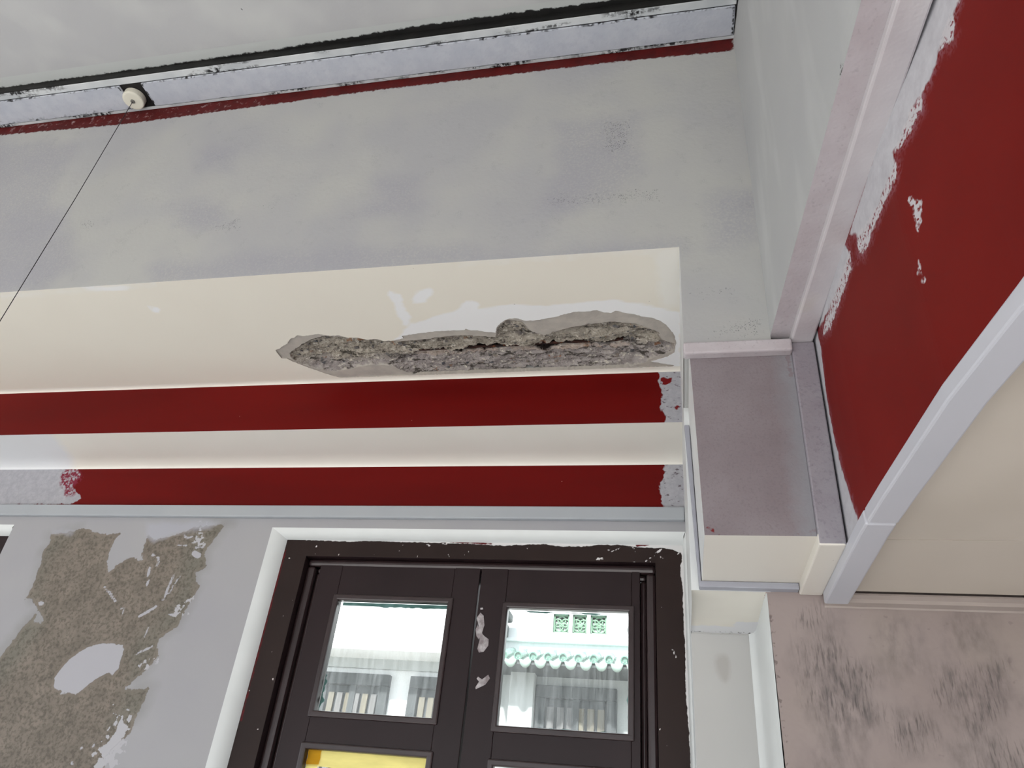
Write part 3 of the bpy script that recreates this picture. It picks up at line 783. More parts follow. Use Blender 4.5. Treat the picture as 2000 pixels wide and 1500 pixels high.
# pebbles in the broken concrete
M['pebble'] = (lambda b: b.out(b.mix(b.rng(b.noise(26, 2), .35, .65), L(82, 84, 90), L(140, 130, 120)), .8, b.bump(b.noise(200, 3), .4)))(NB('pebble_stone'))
pv, pf = [], []
hg = h.reshape(len(gyv), nu)
cnt = 0
while cnt < 420:
    x = rng.uniform(gx[0], gx[-1]); y = rng.uniform(gyv[0], gyv[-1])
    d = sd_poly([(x, y)], DEEP)[0]
    if d < .006 or -sd_stroke([(x, y)], REB, 0)[0] < .008: continue
    i = int((x - gx[0]) / (gx[1] - gx[0])); j = int((y - gyv[0]) / (gyv[1] - gyv[0]))
    hh = hg[min(j, len(gyv) - 1), min(i, nu - 1)]
    r = rng.choice((.0022, .003, .003, .004, .0055, .0075))
    c = Vector(V((x, y, Z3))) + Vector((0, 0, hh + r * .35))
    ang = rng.uniform(0, 3.14); ca, sa = math.cos(ang), math.sin(ang)
    ex, ey, ez = r * rng.uniform(.9, 1.7), r * rng.uniform(.7, 1.1), r * rng.uniform(.5, .9)
    b0 = len(pv)
    for vx in ((1, 0, 0), (-1, 0, 0), (0, 1, 0), (0, -1, 0), (0, 0, 1), (0, 0, -1), (.75, .7, -.5), (-.7, .7, -.6), (.7, -.75, -.5), (-.75, -.65, -.4)):
        q = [vx[0] * ex * rng.uniform(.8, 1.1), vx[1] * ey * rng.uniform(.8, 1.1), vx[2] * ez]
        pv.append(c + Vector((q[0] * ca - q[1] * sa, q[0] * sa + q[1] * ca, q[2])))
    tmp = bmesh.new()
    for v in pv[b0:]: tmp.verts.new(v)
    hull = bmesh.ops.convex_hull(tmp, input=tmp.verts)
    tmp.verts.index_update()
    for f in tmp.faces: pf.append([b0 + v.index for v in f.verts])
    tmp.free(); cnt += 1
peb = link('pebbles', rawmesh('pebbles', pv, pf), M['pebble'], soff)
tag(peb, 'small grey and brown pebbles set in the broken concrete', kind='stuff')

# small cove, red band, step, second red band
def sweep(name, prof, mat, attrs=None, x0=XL, x1=XC, step=.02, smooth=True, parent=cornice):
    """prof: list of (y, z) ; uv for attrs = (x, running length)"""
    ln = [0]
    for a, b in zip(prof[:-1], prof[1:]): ln.append(ln[-1] + math.dist(a, b))
    def fn(u, v):
        i = min(range(len(ln)), key=lambda k: abs(ln[k] - v)); return (u, prof[i][0], prof[i][1])
    return sheet(name, fn, lin(x0, x1, step), [round(q, 6) for q in ln], mat, parent, attrs, smooth=smooth)
def densify(prof, st):
    o = [prof[0]]
    for a, b in zip(prof[:-1], prof[1:]):
        n = max(1, int(round(math.dist(a, b) / st)))
        o += [(a[0] + (b[0] - a[0]) * i / n, a[1] + (b[1] - a[1]) * i / n) for i in range(1, n + 1)]
    return o
cove = [(Y2 - .008 * math.cos(t) if False else YF + .008 * math.sin(t), Z3 - .0036 * (1 - math.cos(t))) for t in np.linspace(0, math.pi / 2, 6)]
sweep('soffit_cove', cove, M['cream'])
ZT1 = Z3 - .0036
def band(name, y, z0, z1, attrs):
    return sheet(name, lambda u, v: (u, y, v), sorted(set(lin(XL, -1.3, .05) + lin(-1.3, XC, .006))), lin(z0, z1, .005), M['red_band'], cornice, attrs)
f1 = lambda pts: P2(pts, lambda x, y: onY(x, y, Y2), (0, 2))
none = const(-.3)
pr1 = f1([(1289, 715), (1345, 715), (1345, 840), (1296, 840), (1299, 812), (1288, 795), (1294, 775), (1287, 752)])
band('red_band', Y2, Z2, ZT1, dict(prim=polys([('p', pr1)]), primred=none,
     redspot=polys([('p', f1([(1290, 735), (1312, 738), (1305, 752), (1290, 750)])), ('p', f1([(1318, 790), (1328, 795), (1326, 815)]))]), primspeck=polys([('p', pr1)])))
y2c = Y2
cv2 = [(Y2, Z2)] + [(D - .030 + .030 * math.sin(t), Z2 - .009 * (1 - math.cos(t))) for t in np.linspace(0, math.pi / 2, 9)]
f2z = lambda pts: P2(pts, lambda x, y: onZ(x, y, Z2), (0, 1))
lw = polys([('p', [(q[0], q[1] - Y2) for q in f2z([(-400, 830), (0, 846), (95, 846), (125, 875), (150, 915), (0, 930), (-400, 930)])])])
sweep('cream_step', densify(cv2, .008), M['cream_step'], dict(white=lw))
f3 = lambda pts: P2(pts, lambda x, y: onY(x, y, D), (0, 2))
pr2 = f3([(1296, 880), (1345, 880), (1345, 1000), (1300, 1000), (1291, 975), (1289, 950), (1297, 930)])
pl2 = f3([(-500, 900), (100, 905), (150, 912), (158, 930), (140, 950), (150, 962), (160, 972), (140, 984), (-500, 995)])
band('red_band', D, .436, Z2 - .009, dict(prim=polys([('p', pr2), ('p', pl2)]),
     primred=polys([('p', f3([(122, 918), (152, 914), (160, 935), (142, 952), (150, 966), (128, 972), (118, 945)]))]),
     redspot=none, primspeck=polys([('p', pr2)])))

# ------------------------------------------------------------------ grey fascia with the column leg
fg = lambda pts: P2(pts, lambda x, y: onY(x, y, Y3), (0, 2))
X1 = .1035
LAV = [('p', fg([(735, 350), (820, 345), (815, 410), (700, 425), (660, 425), (740, 395)])), ('p', fg([(1085, 240), (1245, 225), (1250, 330), (1200, 400), (1040, 420), (1090, 330)])),
       ('p', fg([(290, 520), (560, 485), (900, 480), (1000, 500), (1330, 470), (1330, 490), (300, 560)])), ('p', fg([(-100, 270), (160, 280), (100, 380), (160, 520), (60, 570), (-100, 580)])),
       ('p', fg([(330, 400), (440, 390), (450, 440), (340, 440)])), ('p', fg([(1380, 380), (1480, 370), (1490, 470), (1400, 480)])), ('p', fg([(380, 290), (460, 280), (450, 330), (390, 330)]))]
SPE = [('p', fg([(400, 440), (480, 415), (480, 455), (400, 460)])), ('p', fg([(540, 250), (575, 240), (570, 260), (545, 262)])), ('p', fg([(150, 430), (195, 422), (190, 450), (155, 455)])),
       ('p', fg([(500, 395), (545, 390), (540, 412), (505, 412)])), ('p', fg([(1380, 640), (1500, 600), (1500, 665), (1380, 665)])), ('p', fg([(1340, 560), (1450, 550), (1450, 575), (1340, 590)])), ('p', fg([(1080, 380), (1300, 360), (1300, 400), (1040, 410)])), ('p', fg([(1165, 235), (1240, 225), (1240, 300), (1170, 310)])), ('p', fg([(400, 545), (430, 540), (428, 552), (402, 552)]))]
REDL = [('p', fg([(-300, 270), (0, 240), (240, 214), (500, 182), (720, 155), (1000, 121), (1200, 97), (1432, 68), (1432, 99), (1200, 121), (1000, 145), (720, 178), (500, 208), (240, 243), (0, 264), (-300, 300)]))]
RW = [('p', fg([(0, 245), (240, 220), (520, 186), (520, 206), (240, 240), (0, 262)]))]
CRK = [('s', fg([(1435, 467), (1450, 464), (1462, 466)]), .0009), ('s', fg([(1458, 460), (1482, 461)]), .0004), ('s', fg([(1459, 459), (1460, 472)]), .0004), ('s', fg([(1250, 446), (1300, 438), (1380, 430)]), .0003), ('s', fg([(648, 272), (651, 264)]), .0006)]
us = sorted(set(lin(XL, -1.25, .06) + lin(-1.25, X1, .007) + [XC]))
zz = sorted(set(lin(.467, Z3, .006) + lin(Z3, ZC, .006)))
wu = sheet('wall_upper', lambda u, v: (u, Y3, v), us, zz, M['fascia'], None,
      dict(lav=polys(LAV), speck=polys(SPE, -.01), red=polys(REDL), redwear=polys(RW, -.004), crack=polys(CRK)),
      keep=lambda u, v: v > Z3 or u > XC)
tag(wu, 'large grey undercoated wall face above the cream soffit', 'wall', kind='structure')
# pier: left face above and beside the soffit, white
pier = empty('wall_pier', V((.05, .9, FLOOR)), 'grey pier with white edges between the window and the mauve wall', 'pier', 'structure')
sheet('pier_side', lambda u, v: (XC, u, v), lin(Y3, D, .03, (Y5, YP)), lin(FLOOR, Z3 + .002, .05, (ZR, ZL, Z2)), M['white'], pier,
      keep=lambda u, v: v > ZL or (u > Y5 and v > ZR) or u > YP)
ff = lambda pts: P2(pts, lambda x, y: onY(x, y, YP), (0, 2))
zp = lambda pts: [(1300 + x / 3.75, 1100 + y / 3.75) for x, y in pts]
DAMP = [('p', ff(zp([(360, 690), (400, 665), (450, 680), (475, 740), (472, 830), (450, 875), (410, 855), (375, 790)])))]
RX0, RX1 = .0866, .0910
sheet('pier_face', lambda u, v: (u, YP, v), lin(XC, RX0, .006), lin(FLOOR, ZR - .001, .03) if False else sorted(set(lin(FLOOR, 0, .1) + lin(0, ZR - .0015, .006))), M['pier_grey'], pier, dict(damp=polys(DAMP)))
# rounded white return between the pier face and the mauve wall
rp_ = [(RX0 - .006, YP - .0004), (RX0 - .001, YP - .004), (RX0 + .0008, YP - .012), (RX0 + .0015, YP - .03), (RX1 - .0012, Y5 + .02), (RX1 - .0006, Y5 + .006), (RX1 + .0004, Y5 + .0004)]
vv = []; fc = []
for x, y in rp_: vv += [V((x, y, FLOOR)), V((x, y, ZR + .0125))]
for i in range(len(rp_) - 1): fc.append((2 * i, 2 * i + 2, 2 * i + 3, 2 * i + 1))
link('return_face', rawmesh('return_face', vv, fc, True), M['reveal'], pier)
# lintel over the pier: front, sloping cream soffit with its white brushed back edge
M['cream_lintel'] = paint('cream_lintel', L(234, 230, 220), L(228, 223, 213), 6, .35, .65, [
    dict(attr='white', col=L(222, 222, 224), amp=.012, ns=30, soft=.004), dict(attr='redm', col=L(150, 36, 34), amp=.003, ns=80, soft=.001),
    dict(attr='wear', col=L(80, 76, 74), amp=.006, ns=110, soft=.001, ns2=120, lo2=.55, hi2=.62)], grain=60, bump=.1)
def lint(u, v): return (u, v, ZR + (YP - v) / (YP - Y5) * .0112)
f5 = lambda pts: P2(pts, lambda x, y: onZ(x, y, ZR + .003), (0, 1))
sheet('lintel_soffit', lint, lin(XC, RX1 + .002, .002), lin(Y5, YP, .003), M['cream_lintel'], pier,
      dict(white=polys([('p', [(0, YP - .02), (.062, YP - .021), (.066, YP - .034), (.1, YP - .04), (.1, YP + .01), (0, YP + .01)])]),
           redm=polys([('s', f5(zp([(742, 262), (735, 300), (718, 330)])), .0006)]),
           wear=polys([('s', [(XC, YP - .002), (.086, YP - .003)], .002)])))
sheet('lintel_front', lambda u, v: (u, Y5 - .0003, v), lin(XC, RX1 + .004, .02), lin(ZR + .0112, ZL, .05), M['white'], pier)

cw = M['plain_wall']  # unseen solid boxes below, added to stop daylight leaking through gaps
box('core', XC + .0008, RX0 + .002, YP + .001, D + .07, FLOOR, ZR + .002, cw, pier)
box('core', XC + .0008, 1.25, Y5 + .008, D + .07, ZR + .014, ZL, cw, pier)
box('core', RX1 + .004, 1.25, Y5 + .001, D + .07, FLOOR, ZR + .014, cw, pier)
box('core', XC + .0008, X1 + .06, Y3 + .012, D + .07, ZL + .0005, Z3, cw, pier)
box('core', XL - .07, X1 + .06, Y3 + .003, D + .07, Z3 + .03, ZC + .06, cw, cornice)
box('core', XL - .07, XC + .0004, Y2 + .002, D + .07, Z2 + .002, Z3 + .031, cw, cornice)
box('core', XL - .07, XC + .0004, D + .001, D + .07, ZW + .004, Z2 + .003, cw, wb)
for a_, b_ in ((XL - .07, XW0 + W2 - .004), (XW1 + W2 + .004, XW0 - .004)):
    box('core', a_, b_, D + .001, D + .07, FLOOR, ZW + .005, cw, wb)
# ------------------------------------------------------------------ boxed duct under the column leg
duct = empty('duct_box', V((.07, .7, ZB)), 'boxed duct with mauve front and cream underside beside the window', 'duct box')
bl = lambda z: .0224 + (.0273 - .0224) * (.4542 - z) / (.4542 - ZB)
br = .1222
fd = lambda pts: P2(pts, lambda x, y: onY(x, y, Y4), (0, 2))
zd = lambda pts: [(1300 + x / 2.5, 600 + y / 2.5) for x, y in pts]
dred = [('p', fd(zd([(575, 235), (610, 225), (622, 300), (618, 345), (602, 320), (590, 280)]))), ('p', fd(zd([(110, 262), (145, 262), (140, 272), (115, 274)]))), ('s', fd(zd([(195, 1090), (215, 1085), (260, 1105)])), .001), ('s', fd(zd([(640, 1103), (740, 1105)])), .0014), ('s', fd(zd([(738, 1060), (736, 1105)])), .0008), ('s', fd(zd([(120, 258), (580, 240)])), .0005)]
sheet('front_panel', lambda u, v: (bl(v) + (br - bl(v)) * u, Y4, v), lin(0, 1, .02), lin(ZB, ZL - .005, .004), M['mauve'], duct,
      dict(redwear=lambda uv: polys(dred, -.001)(np.stack([np.array([bl(v) for v in uv[:, 1]]) * (1 - uv[:, 0]) + br * uv[:, 0], uv[:, 1]], 1)),
           grey=lambda uv: (uv[:, 0] - .86) * .1))
sheet('side_panel', lambda u, v: (bl(v), u, v), lin(Y4, Y5, .02), lin(ZB, ZL - .005, .03), M['white'], duct)
sheet('bottom_panel', lambda u, v: (bl(ZB) + (br - bl(ZB)) * u, v, ZB), lin(0, 1, .1), lin(Y4, Y5, .02), M['cream'], duct)
sheet('back_panel', lambda u, v: (br, u, v), lin(Y4, Y5, .04), lin(ZB, ZL - .005, .05), M['cream'], duct)
# ledge strip on the column foot
tr = tag(box('trim_3', .0158, .1225, Y3 - .0045, Y4 + .001, .4545, .4690, M['lilac'], None, .004), 'lilac ledge strip across the top of the mauve duct box', 'ledge strip', kind='structure')
# underside closing the column foot behind the ledge
# ------------------------------------------------------------------ upper side wall, underside strip, joint cover battens
fs = lambda u, v: (side_x(u, X1), u, v)
def onSide(px, py):
    r = ray(px, py); t = (X1 + Y3 * .0655) / (r[0] + .0655 * r[1]); return np.array((r[1] * t, r[2] * t))
fsd = lambda pts: [tuple(onSide(x, y)) for x, y in pts]
ws = sheet('wall_side', fs, sorted(lin(YB, 0, .1) + lin(.01, Y3, .01)), lin(ZL, ZC, .02), M['side_wall'], None,
           dict(speck=polys([('p', fsd([(1636, 115), (1650, 112), (1645, 150), (1632, 175)])), ('s', fsd([(1550, 260), (1556, 345), (1566, 385)]), .0004)], 0)))
tag(ws, 'pale grey upper side wall to the right of the big grey face', 'wall', kind='structure')
st = sheet('trim_4', lambda u, v: (side_x(v, X1 + u), v, ZL), lin(0, .0195, .005), lin(YB, Y3 + .006, .05), M['lilac'], None)
tag(st, 'lilac underside strip along the foot of the upper side wall', 'edge strip', kind='structure')
tag(bar('trim_5', [(side_x(Y3 + .0085, X1 + .0298), Y3 + .0085, ZL - .0035), (side_x(YB, X1 + .0298), YB, ZL - .0035)], .0217, .0095, M['lilac_batten'], None, .004),
    'long lilac joint cover batten running from the duct box towards the camera', 'batten', kind='structure')
jc = empty('joint_cover', V((.133, Y4, ZB)), 'joint cover batten folding down the duct front and back under it', 'batten')
box('batten_length', .1224, .1446, Y4 - .0045, Y4 + .003, ZB - .0090, ZL - .0085, M['mauve_batten'], jc, .003)
box('batten_length', .1222, .1444, Y4 - .0043, Y5 - .0005, ZB - .0095, ZB + .002, M['cream'], jc, .003)
box('gap_shade', .1436, .1444, Y4 + .002, Y5, ZB, ZL, M['dark'], jc)  # dark sheet standing in for the shade inside the joint gap

# ------------------------------------------------------------------ red beam
beam = empty('red_beam', V((.25, .1, ZG)), 'red painted beam side on the right with white brushed edges', 'beam')
zr2 = lambda pts: [(1000 + x / 2, y / 2) for x, y in pts]
fr_ = lambda pts: [tuple(onRed(x, y)) for x, y in pts]
BR = [('p', fr_([(1835, -40), (1880, -40), (1866, 15), (1858, 40), (1845, 62), (1842, 80), (1832, 100), (1826, 130), (1812, 160), (1800, 185), (1780, 210), (1768, 250), (1756, 285), (1742, 290), (1748, 320), (1735, 350), (1716, 400), (1700, 430), (1682, 462), (1668, 458), (1660, 455), (1690, 360), (1730, 240), (1760, 150), (1795, 40)])),
      ('p', fr_([(1652, 480), (1660, 500), (1648, 530), (1632, 575), (1620, 600), (1606, 632), (1586, 645), (1590, 610), (1612, 545), (1640, 480)])),
      ('p', fr_([(1580, 650), (1596, 645), (1603, 680), (1608, 720), (1614, 770), (1624, 830), (1640, 900), (1658, 965), (1674, 1012), (1678, 1035), (1655, 1062), (1640, 1062), (1585, 760)]))]
DRY = [('p', fr_([(1880, -20), (1868, 15), (1860, 75), (1832, 105), (1840, 60)])), ('p', fr_([(1805, 170), (1800, 215), (1775, 265), (1745, 300), (1770, 230)])), ('p', fr_([(1752, 310), (1750, 345), (1718, 420), (1690, 488), (1678, 500), (1674, 460), (1715, 400)])), ('p', fr_([(1660, 490), (1664, 520), (1640, 590), (1622, 640), (1604, 660), (1618, 610)])),
       ('p', fr_([(1772, 392), (1782, 386), (1800, 390), (1801, 412), (1796, 440), (1794, 462), (1788, 440), (1784, 410)])), ('p', fr_([(1794, 512), (1799, 522), (1798, 535), (1806, 548), (1798, 552), (1791, 535)]))]
sheet('red_face', lambda u, v: (red_x(u), u, v), sorted(set(lin(YB, .05, .1) + lin(.05, .80, .0045))), sorted(set(lin(ZG - .006, ZL + .02, .0045))), M['red_beam'], beam,
      dict(brush=polys(BR), dry=polys(DRY), brushsoft=polys(BR + DRY[:4], .004)))
# blue-grey trunking along its lower edge, in two lengths
TP = [(.1466, Y5 - .006), (.1468, .60), (.1474, .575)]
TQ = [(.1478, .573), (.1496, .53), (.1571, .398), (.1675, .311), (.1890, .10), (.27, -.7), (.36, -1.6)]
for nm, tp, lab in (('trim_6', TP, 'short length of blue-grey trunking under the red beam nearest the mauve wall'), ('trim_7', TQ, 'long length of blue-grey trunking along the lower edge of the red beam')):
    tag(bar(nm, [(x + .0085, y, ZG - .0045) for x, y in tp], .0225, .0125, M['trunking'], None, .0035), lab, 'trunking', kind='structure')
# cream board ceiling on the right, two boards with a joint
cl = empty('ceiling', V((.5, .3, ZG)), 'low cream board ceiling on the right with a dark joint', 'ceiling', 'structure')
JY = .632
def board(y0, y1):
    us2 = lin(y0, y1, .1); vsq = []; fcs = []
    for y in us2: vsq += [V((red_x(y) + .004, y, ZG)), V((1.25, y, ZG)), V((red_x(y) + .004, y, ZG + .006)), V((1.25, y, ZG + .006))]
    n = len(us2)
    for i in range(n - 1):
        a, b = 4 * i, 4 * i + 4
        fcs += [(a, a + 1, b + 1, b), (a + 2, b + 2, b + 3, a + 3), (a, b, b + 2, a + 2), (a + 1, a + 3, b + 3, b + 1)]
    fcs += [(0, 2, 3, 1), (4 * n - 4, 4 * n - 3, 4 * n - 1, 4 * n - 2)]
    return link('ceiling_board', rawmesh('ceiling_board', vsq, fcs), M['ceiling_panel'], cl)
board(JY + .0010, Y5 - .0158); board(YB, JY - .0010)
box('shadow_backing', .185, 1.25, .3, Y5 + .01, ZG + .0065, ZG + .012, M['dark'], cl)  # dark sheet that gives the board joint and moulding gap their shadow
# cornice strip where that ceiling meets the mauve wall
M['moulding'] = paint('mauve_moulding', L(176, 164, 158), L(168, 156, 150), 8, .35, .65, grain=60, bump=.1)
md = [(Y5 - .0025, ZG - .0012), (Y5 - .0135, ZG - .0014), (Y5 - .014, ZG - .0035), (Y5 - .0095, ZG - .0060), (Y5 - .0085, ZG - .0092), (Y5 - .001, ZG - .0108), (Y5 - .0004, ZG - .0125)]
vv = []; fc = []
for y, z in md: vv += [V((.1448, y, z)), V((1.25, y, z))]
for i in range(len(md) - 1): fc.append((2 * i, 2 * i + 1, 2 * i + 3, 2 * i + 2))
fc.append(tuple(range(0, 2 * len(md), 2)))
tag(link('trim_8', rawmesh('trim_8', vv, fc), M['moulding']), 'thin mauve moulding between the cream ceiling and the mauve wall', 'moulding', kind='structure')

# mauve wall on the right
fm = lambda pts: P2(pts, lambda x, y: onY(x, y, Y5), (0, 2))
zm = lambda pts: [(1000 + x / 2, 750 + y / 2) for x, y in pts]
SM = [('p', fm(zm([(1200, 980), (1240, 965), (1260, 1040), (1300, 1090), (1370, 1100), (1400, 1240), (1390, 1330), (1330, 1380), (1320, 1480), (1240, 1500), (1190, 1400), (1200, 1280), (1160, 1170)]))),
      ('p', fm(zm([(1440, 960), (1520, 940), (1540, 1040), (1580, 1090), (1560, 1130), (1450, 1080)]))), ('p', fm(zm([(1740, 950), (1840, 930), (1840, 1020), (1760, 1030)]))),
      ('p', fm(zm([(1700, 1140), (1760, 1120), (1800, 1180), (1900, 1080), (1910, 1230), (1850, 1330), (1820, 1460), (1990, 1480), (1990, 1560), (1800, 1560), (1740, 1400), (1780, 1300), (1720, 1250)]))), ('p', fm(zm([(1500, 1290), (1600, 1270), (1630, 1380), (1520, 1400)])))]
SCR = [('p', fm(zm([(1145, 1050), (1190, 990), (1230, 970), (1250, 1050), (1180, 1140), (1150, 1180)]))), ('p', fm(zm([(1220, 1150), (1390, 1120), (1400, 1290), (1310, 1320), (1230, 1270)]))), ('p', fm(zm([(1700, 1150), (1760, 1130), (1750, 1240), (1710, 1240)]))), ('p', fm(zm([(1800, 1180), (1900, 1090), (1890, 1230), (1790, 1340)]))), ('p', fm(zm([(1850, 1400), (1990, 1440), (2000, 1560), (1860, 1540)]))), ('p', fm(zm([(1140, 915), (1200, 905), (1200, 935), (1140, 940)]))), ('p', fm(zm([(1500, 1300), (1600, 1320), (1620, 1380), (1520, 1390)])))]
wr = sheet('wall_right', lambda u, v: (RX1 + .0004 + (ZR - v) * .008 * (u < .2) + (u - .0914), Y5, v), sorted(set(lin(.0914, .42, .006) + lin(.42, 1.25, .08))), sorted(set(lin(FLOOR, .08, .1) + lin(.08, ZG + .01, .006))), M['mauve_wall'], None,
      dict(smudge=polys(SM, .004), scratch=polys(SCR, .006), edge=polys([('s', [(.0914, .24), (.0914, .05)], .0035)])))
tag(wr, 'mauve primed wall with dark rubbed smudges at lower right', 'wall', kind='structure')

# ------------------------------------------------------------------ trunking on the window wall and round the duct box
tag(box('trim_9', XL, XC - .0003, D - .0085, D + .001, .4215, .4415, M['trunking_wall'], None, .004), 'blue-grey trunking running along the top of the window wall', 'trunking', kind='structure')
tk = empty('trim_10', V((.07, Y5, ZB - .01)), 'grey trunking bent round the left and lower back edge of the duct box', 'trunking', 'structure')
zt = onY(1337, 838, Y5)[2]
p_t = onY(1344, 838, Y5 - .006); p_b = onY(1371, 1142, Y5 - .012)
bm = bmesh.new()
sec = []
for (x, z) in ((.0178, zt), (.0258, ZB - .0065)):
    sec.append([bm.verts.new(V(q)) for q in ((x - .0015, Y5 - .010, z), (bl(z) - .0006, Y5 - .010, z), (bl(z) - .0006, Y5, z), (x - .0015, Y5, z))])
for k in range(4): bm.faces.new((sec[0][k], sec[0][(k + 1) % 4], sec[1][(k + 1) % 4], sec[1][k]))
bm.faces.new(sec[0]); bm.faces.new(sec[1][::-1])
finish('trunking_run', bm, M['trunking_dull'], tk, .002)
box('trunking_run', .0243, .1218, Y5 - .0105, Y5 + .006, ZB - .0068, ZB - .0002, M['trunking_dull'], tk, .002)

# ------------------------------------------------------------------ upper ceiling and the long worn strip
uc = tag(boxm('ceiling', XL * S, (side_x(YB, X1) + .05) * S, YB * S, .578 * S, ZC * S + H, (ZC + .02) * S + H, M['ceiling']), 'high grey white ceiling at the top left', 'ceiling', kind='structure')
strip = empty('ceiling_strip', V((-.8, .61, ZS)), 'long worn white strip with black groove along the high ceiling', 'ceiling strip')
XE = .1050
# base board with the black groove as its front face
base = boxm('base_board', XL * S, XE * S, .5815 * S, (Y3 - .0003) * S, (ZS + .0008) * S + H, ZC * S + H + .03, M['dark'], strip)
sheet('groove', lambda u, v: (u, .570 + (ZC - v) * .55 if False else .5808, v), lin(XL, XE, .01), lin(ZS + .0008, ZC, .003), M['black_groove'], strip, dict(wtop=const(-.2)))
cs = sheet('groove_floor', lambda u, v: (u, v, ZC - .0006), lin(XL, XE, .01), lin(.563, .5815, .003), M['black_groove'], strip, dict(wtop=lambda uv: (.5735 - uv[:, 1]) * 1.0 + np.clip(-.35 - uv[:, 0], 0, 1) * .011 + .0015 * np.sin(uv[:, 0] * 7)))
def lipsheet(nm, y0, y1, z, x0, x1, mat, attrs=None):
    return box(nm, x0, x1, y0, y1, z, ZS + .001, mat, strip, .002)
lipsheet('lip', .5815, .5930, ZS - .0005, XL, XE, M['worn_lip'])
lipsheet('lip', .6375, .6426, ZS - .0012, XL, XE, M['worn_lip'])
GX0, GX1 = onZ(243, 180, ZS)[0], onZ(291, 185, ZS)[0]
def cover(x0, x1, wearall):
    o = box('cover', x0, x1, .5938, .6364, ZS - .0028, ZS + .001, M['worn_white'], strip, .003)
    at = dict(wear=lambda uv: np.maximum.reduce([(.5949 - uv[:, 1]), (uv[:, 1] - .6359) * wearall, (x0 + .003 - uv[:, 0]) * (wearall > .5) - .3 * (wearall <= .5), (uv[:, 0] - (x1 - .0035))]))
    sheet('cover_face', lambda u, v: (u, v, ZS - .00295), lin(x0 + .0012, x1 - .0012, .004), lin(.5950, .6354, .0035), M['worn_white'], o, at)
    return o
cover(XL, GX0, 0.2); cover(GX1, XE - .0015, 1.0)
# pull-cord rose and cord
dc = onZ(263, 192, ZS - .004)
rose = empty('ceiling_rose', V(dc), 'small round ivory rose with a hanging cord on the ceiling strip', 'ceiling rose')
c = V(dc)
lathe('disc', [(.033, .012), (.036, .008), (.036, -.012), (.034, -.0155), (.030, -.0165)], c, M['porcelain'], rose)
lathe('grommet', [(.0075, 0), (.0075, -.019), (.006, -.021), (.004, -.021)], c, M['steel'], rose, 14)
cd = onY(-60, 712, 1)  # direction of the cord past the frame edge
tube('cord', [(c[0], c[1], c[2] - .018), (c[0] + .003, c[1] - .006, c[2] - .5), (c[0] - .002, c[1] - .014, c[2] - 1.05), (c[0] - .01, c[1] - .03, c[2] - 1.6)], .0011, M['wire'], rose, 6)
lathe('pull_knob', [(.004, .03), (.011, .02), (.014, 0), (.010, -.016), (.004, -.02)], (c[0] - .01, c[1] - .03, c[2] - 1.62), M['porcelain'], rose, 14)

# ------------------------------------------------------------------ rest of the room, out of view; wall openings shaped to let daylight in
fl = tag(boxm('floor', XL * S, 1.25 * S, YB * S, (D + .06) * S, -.06, 0, M['floor']), 'unseen floor of the room, whitened to bounce light up', 'floor', kind='structure')
wl = empty('wall_left', (XL * S, -.6, 0), 'unseen left wall of the room, opening shaped to let daylight in', 'wall', 'structure')
boxm('wall_part', XL * S - .15, XL * S, YB * S, -2.6, 0, 3.8, M['plain_wall'], wl)
boxm('wall_part', XL * S - .15, XL * S, 1.2, D * S, 0, 3.8, M['plain_wall'], wl)
boxm('wall_part', XL * S - .15, XL * S, -2.6, 1.2, 2.5, 3.8, M['plain_wall'], wl)
boxm('wall_part', XL * S - .15, XL * S, -2.6, 1.2, 0, .3, M['plain_wall'], wl)
wf = empty('wall_front', (-1, YB * S, 0), 'unseen wall behind the camera, opening shaped to let sun onto the floor', 'wall', 'structure')
boxm('wall_part', XL * S - .15, 1.25 * S, YB * S - .15, YB * S, 2.6, 3.8, M['plain_wall'], wf)
boxm('wall_part', XL * S - .15, XL * S + .5, YB * S - .15, YB * S, 0, 2.6, M['plain_wall'], wf)
boxm('wall_part', 1.7, 1.25 * S, YB * S - .15, YB * S, 0, 2.6, M['plain_wall'], wf)
tag(boxm('wall_far_right', 1.25 * S, 1.25 * S + .15, YB * S, (D + .07) * S, 0, 3.83, M['plain_wall']), 'unseen far right wall beyond the low ceiling, raised to block stray light', 'wall', kind='structure')  # unseen, raised to full height to stop light leaking above the low ceiling
tag(boxm('ceiling', XL * S - .15, 1.25 * S + .15, YB * S - .15, (D + .1) * S, 3.83, 3.95, M['plain_wall']), 'roof slab over the whole room', 'ceiling', kind='structure')
tag(boxm('ground', -30, 30, -30, 30, -.12, -.07, M['ground']), 'pale street ground outside the window', 'ground', kind='structure')

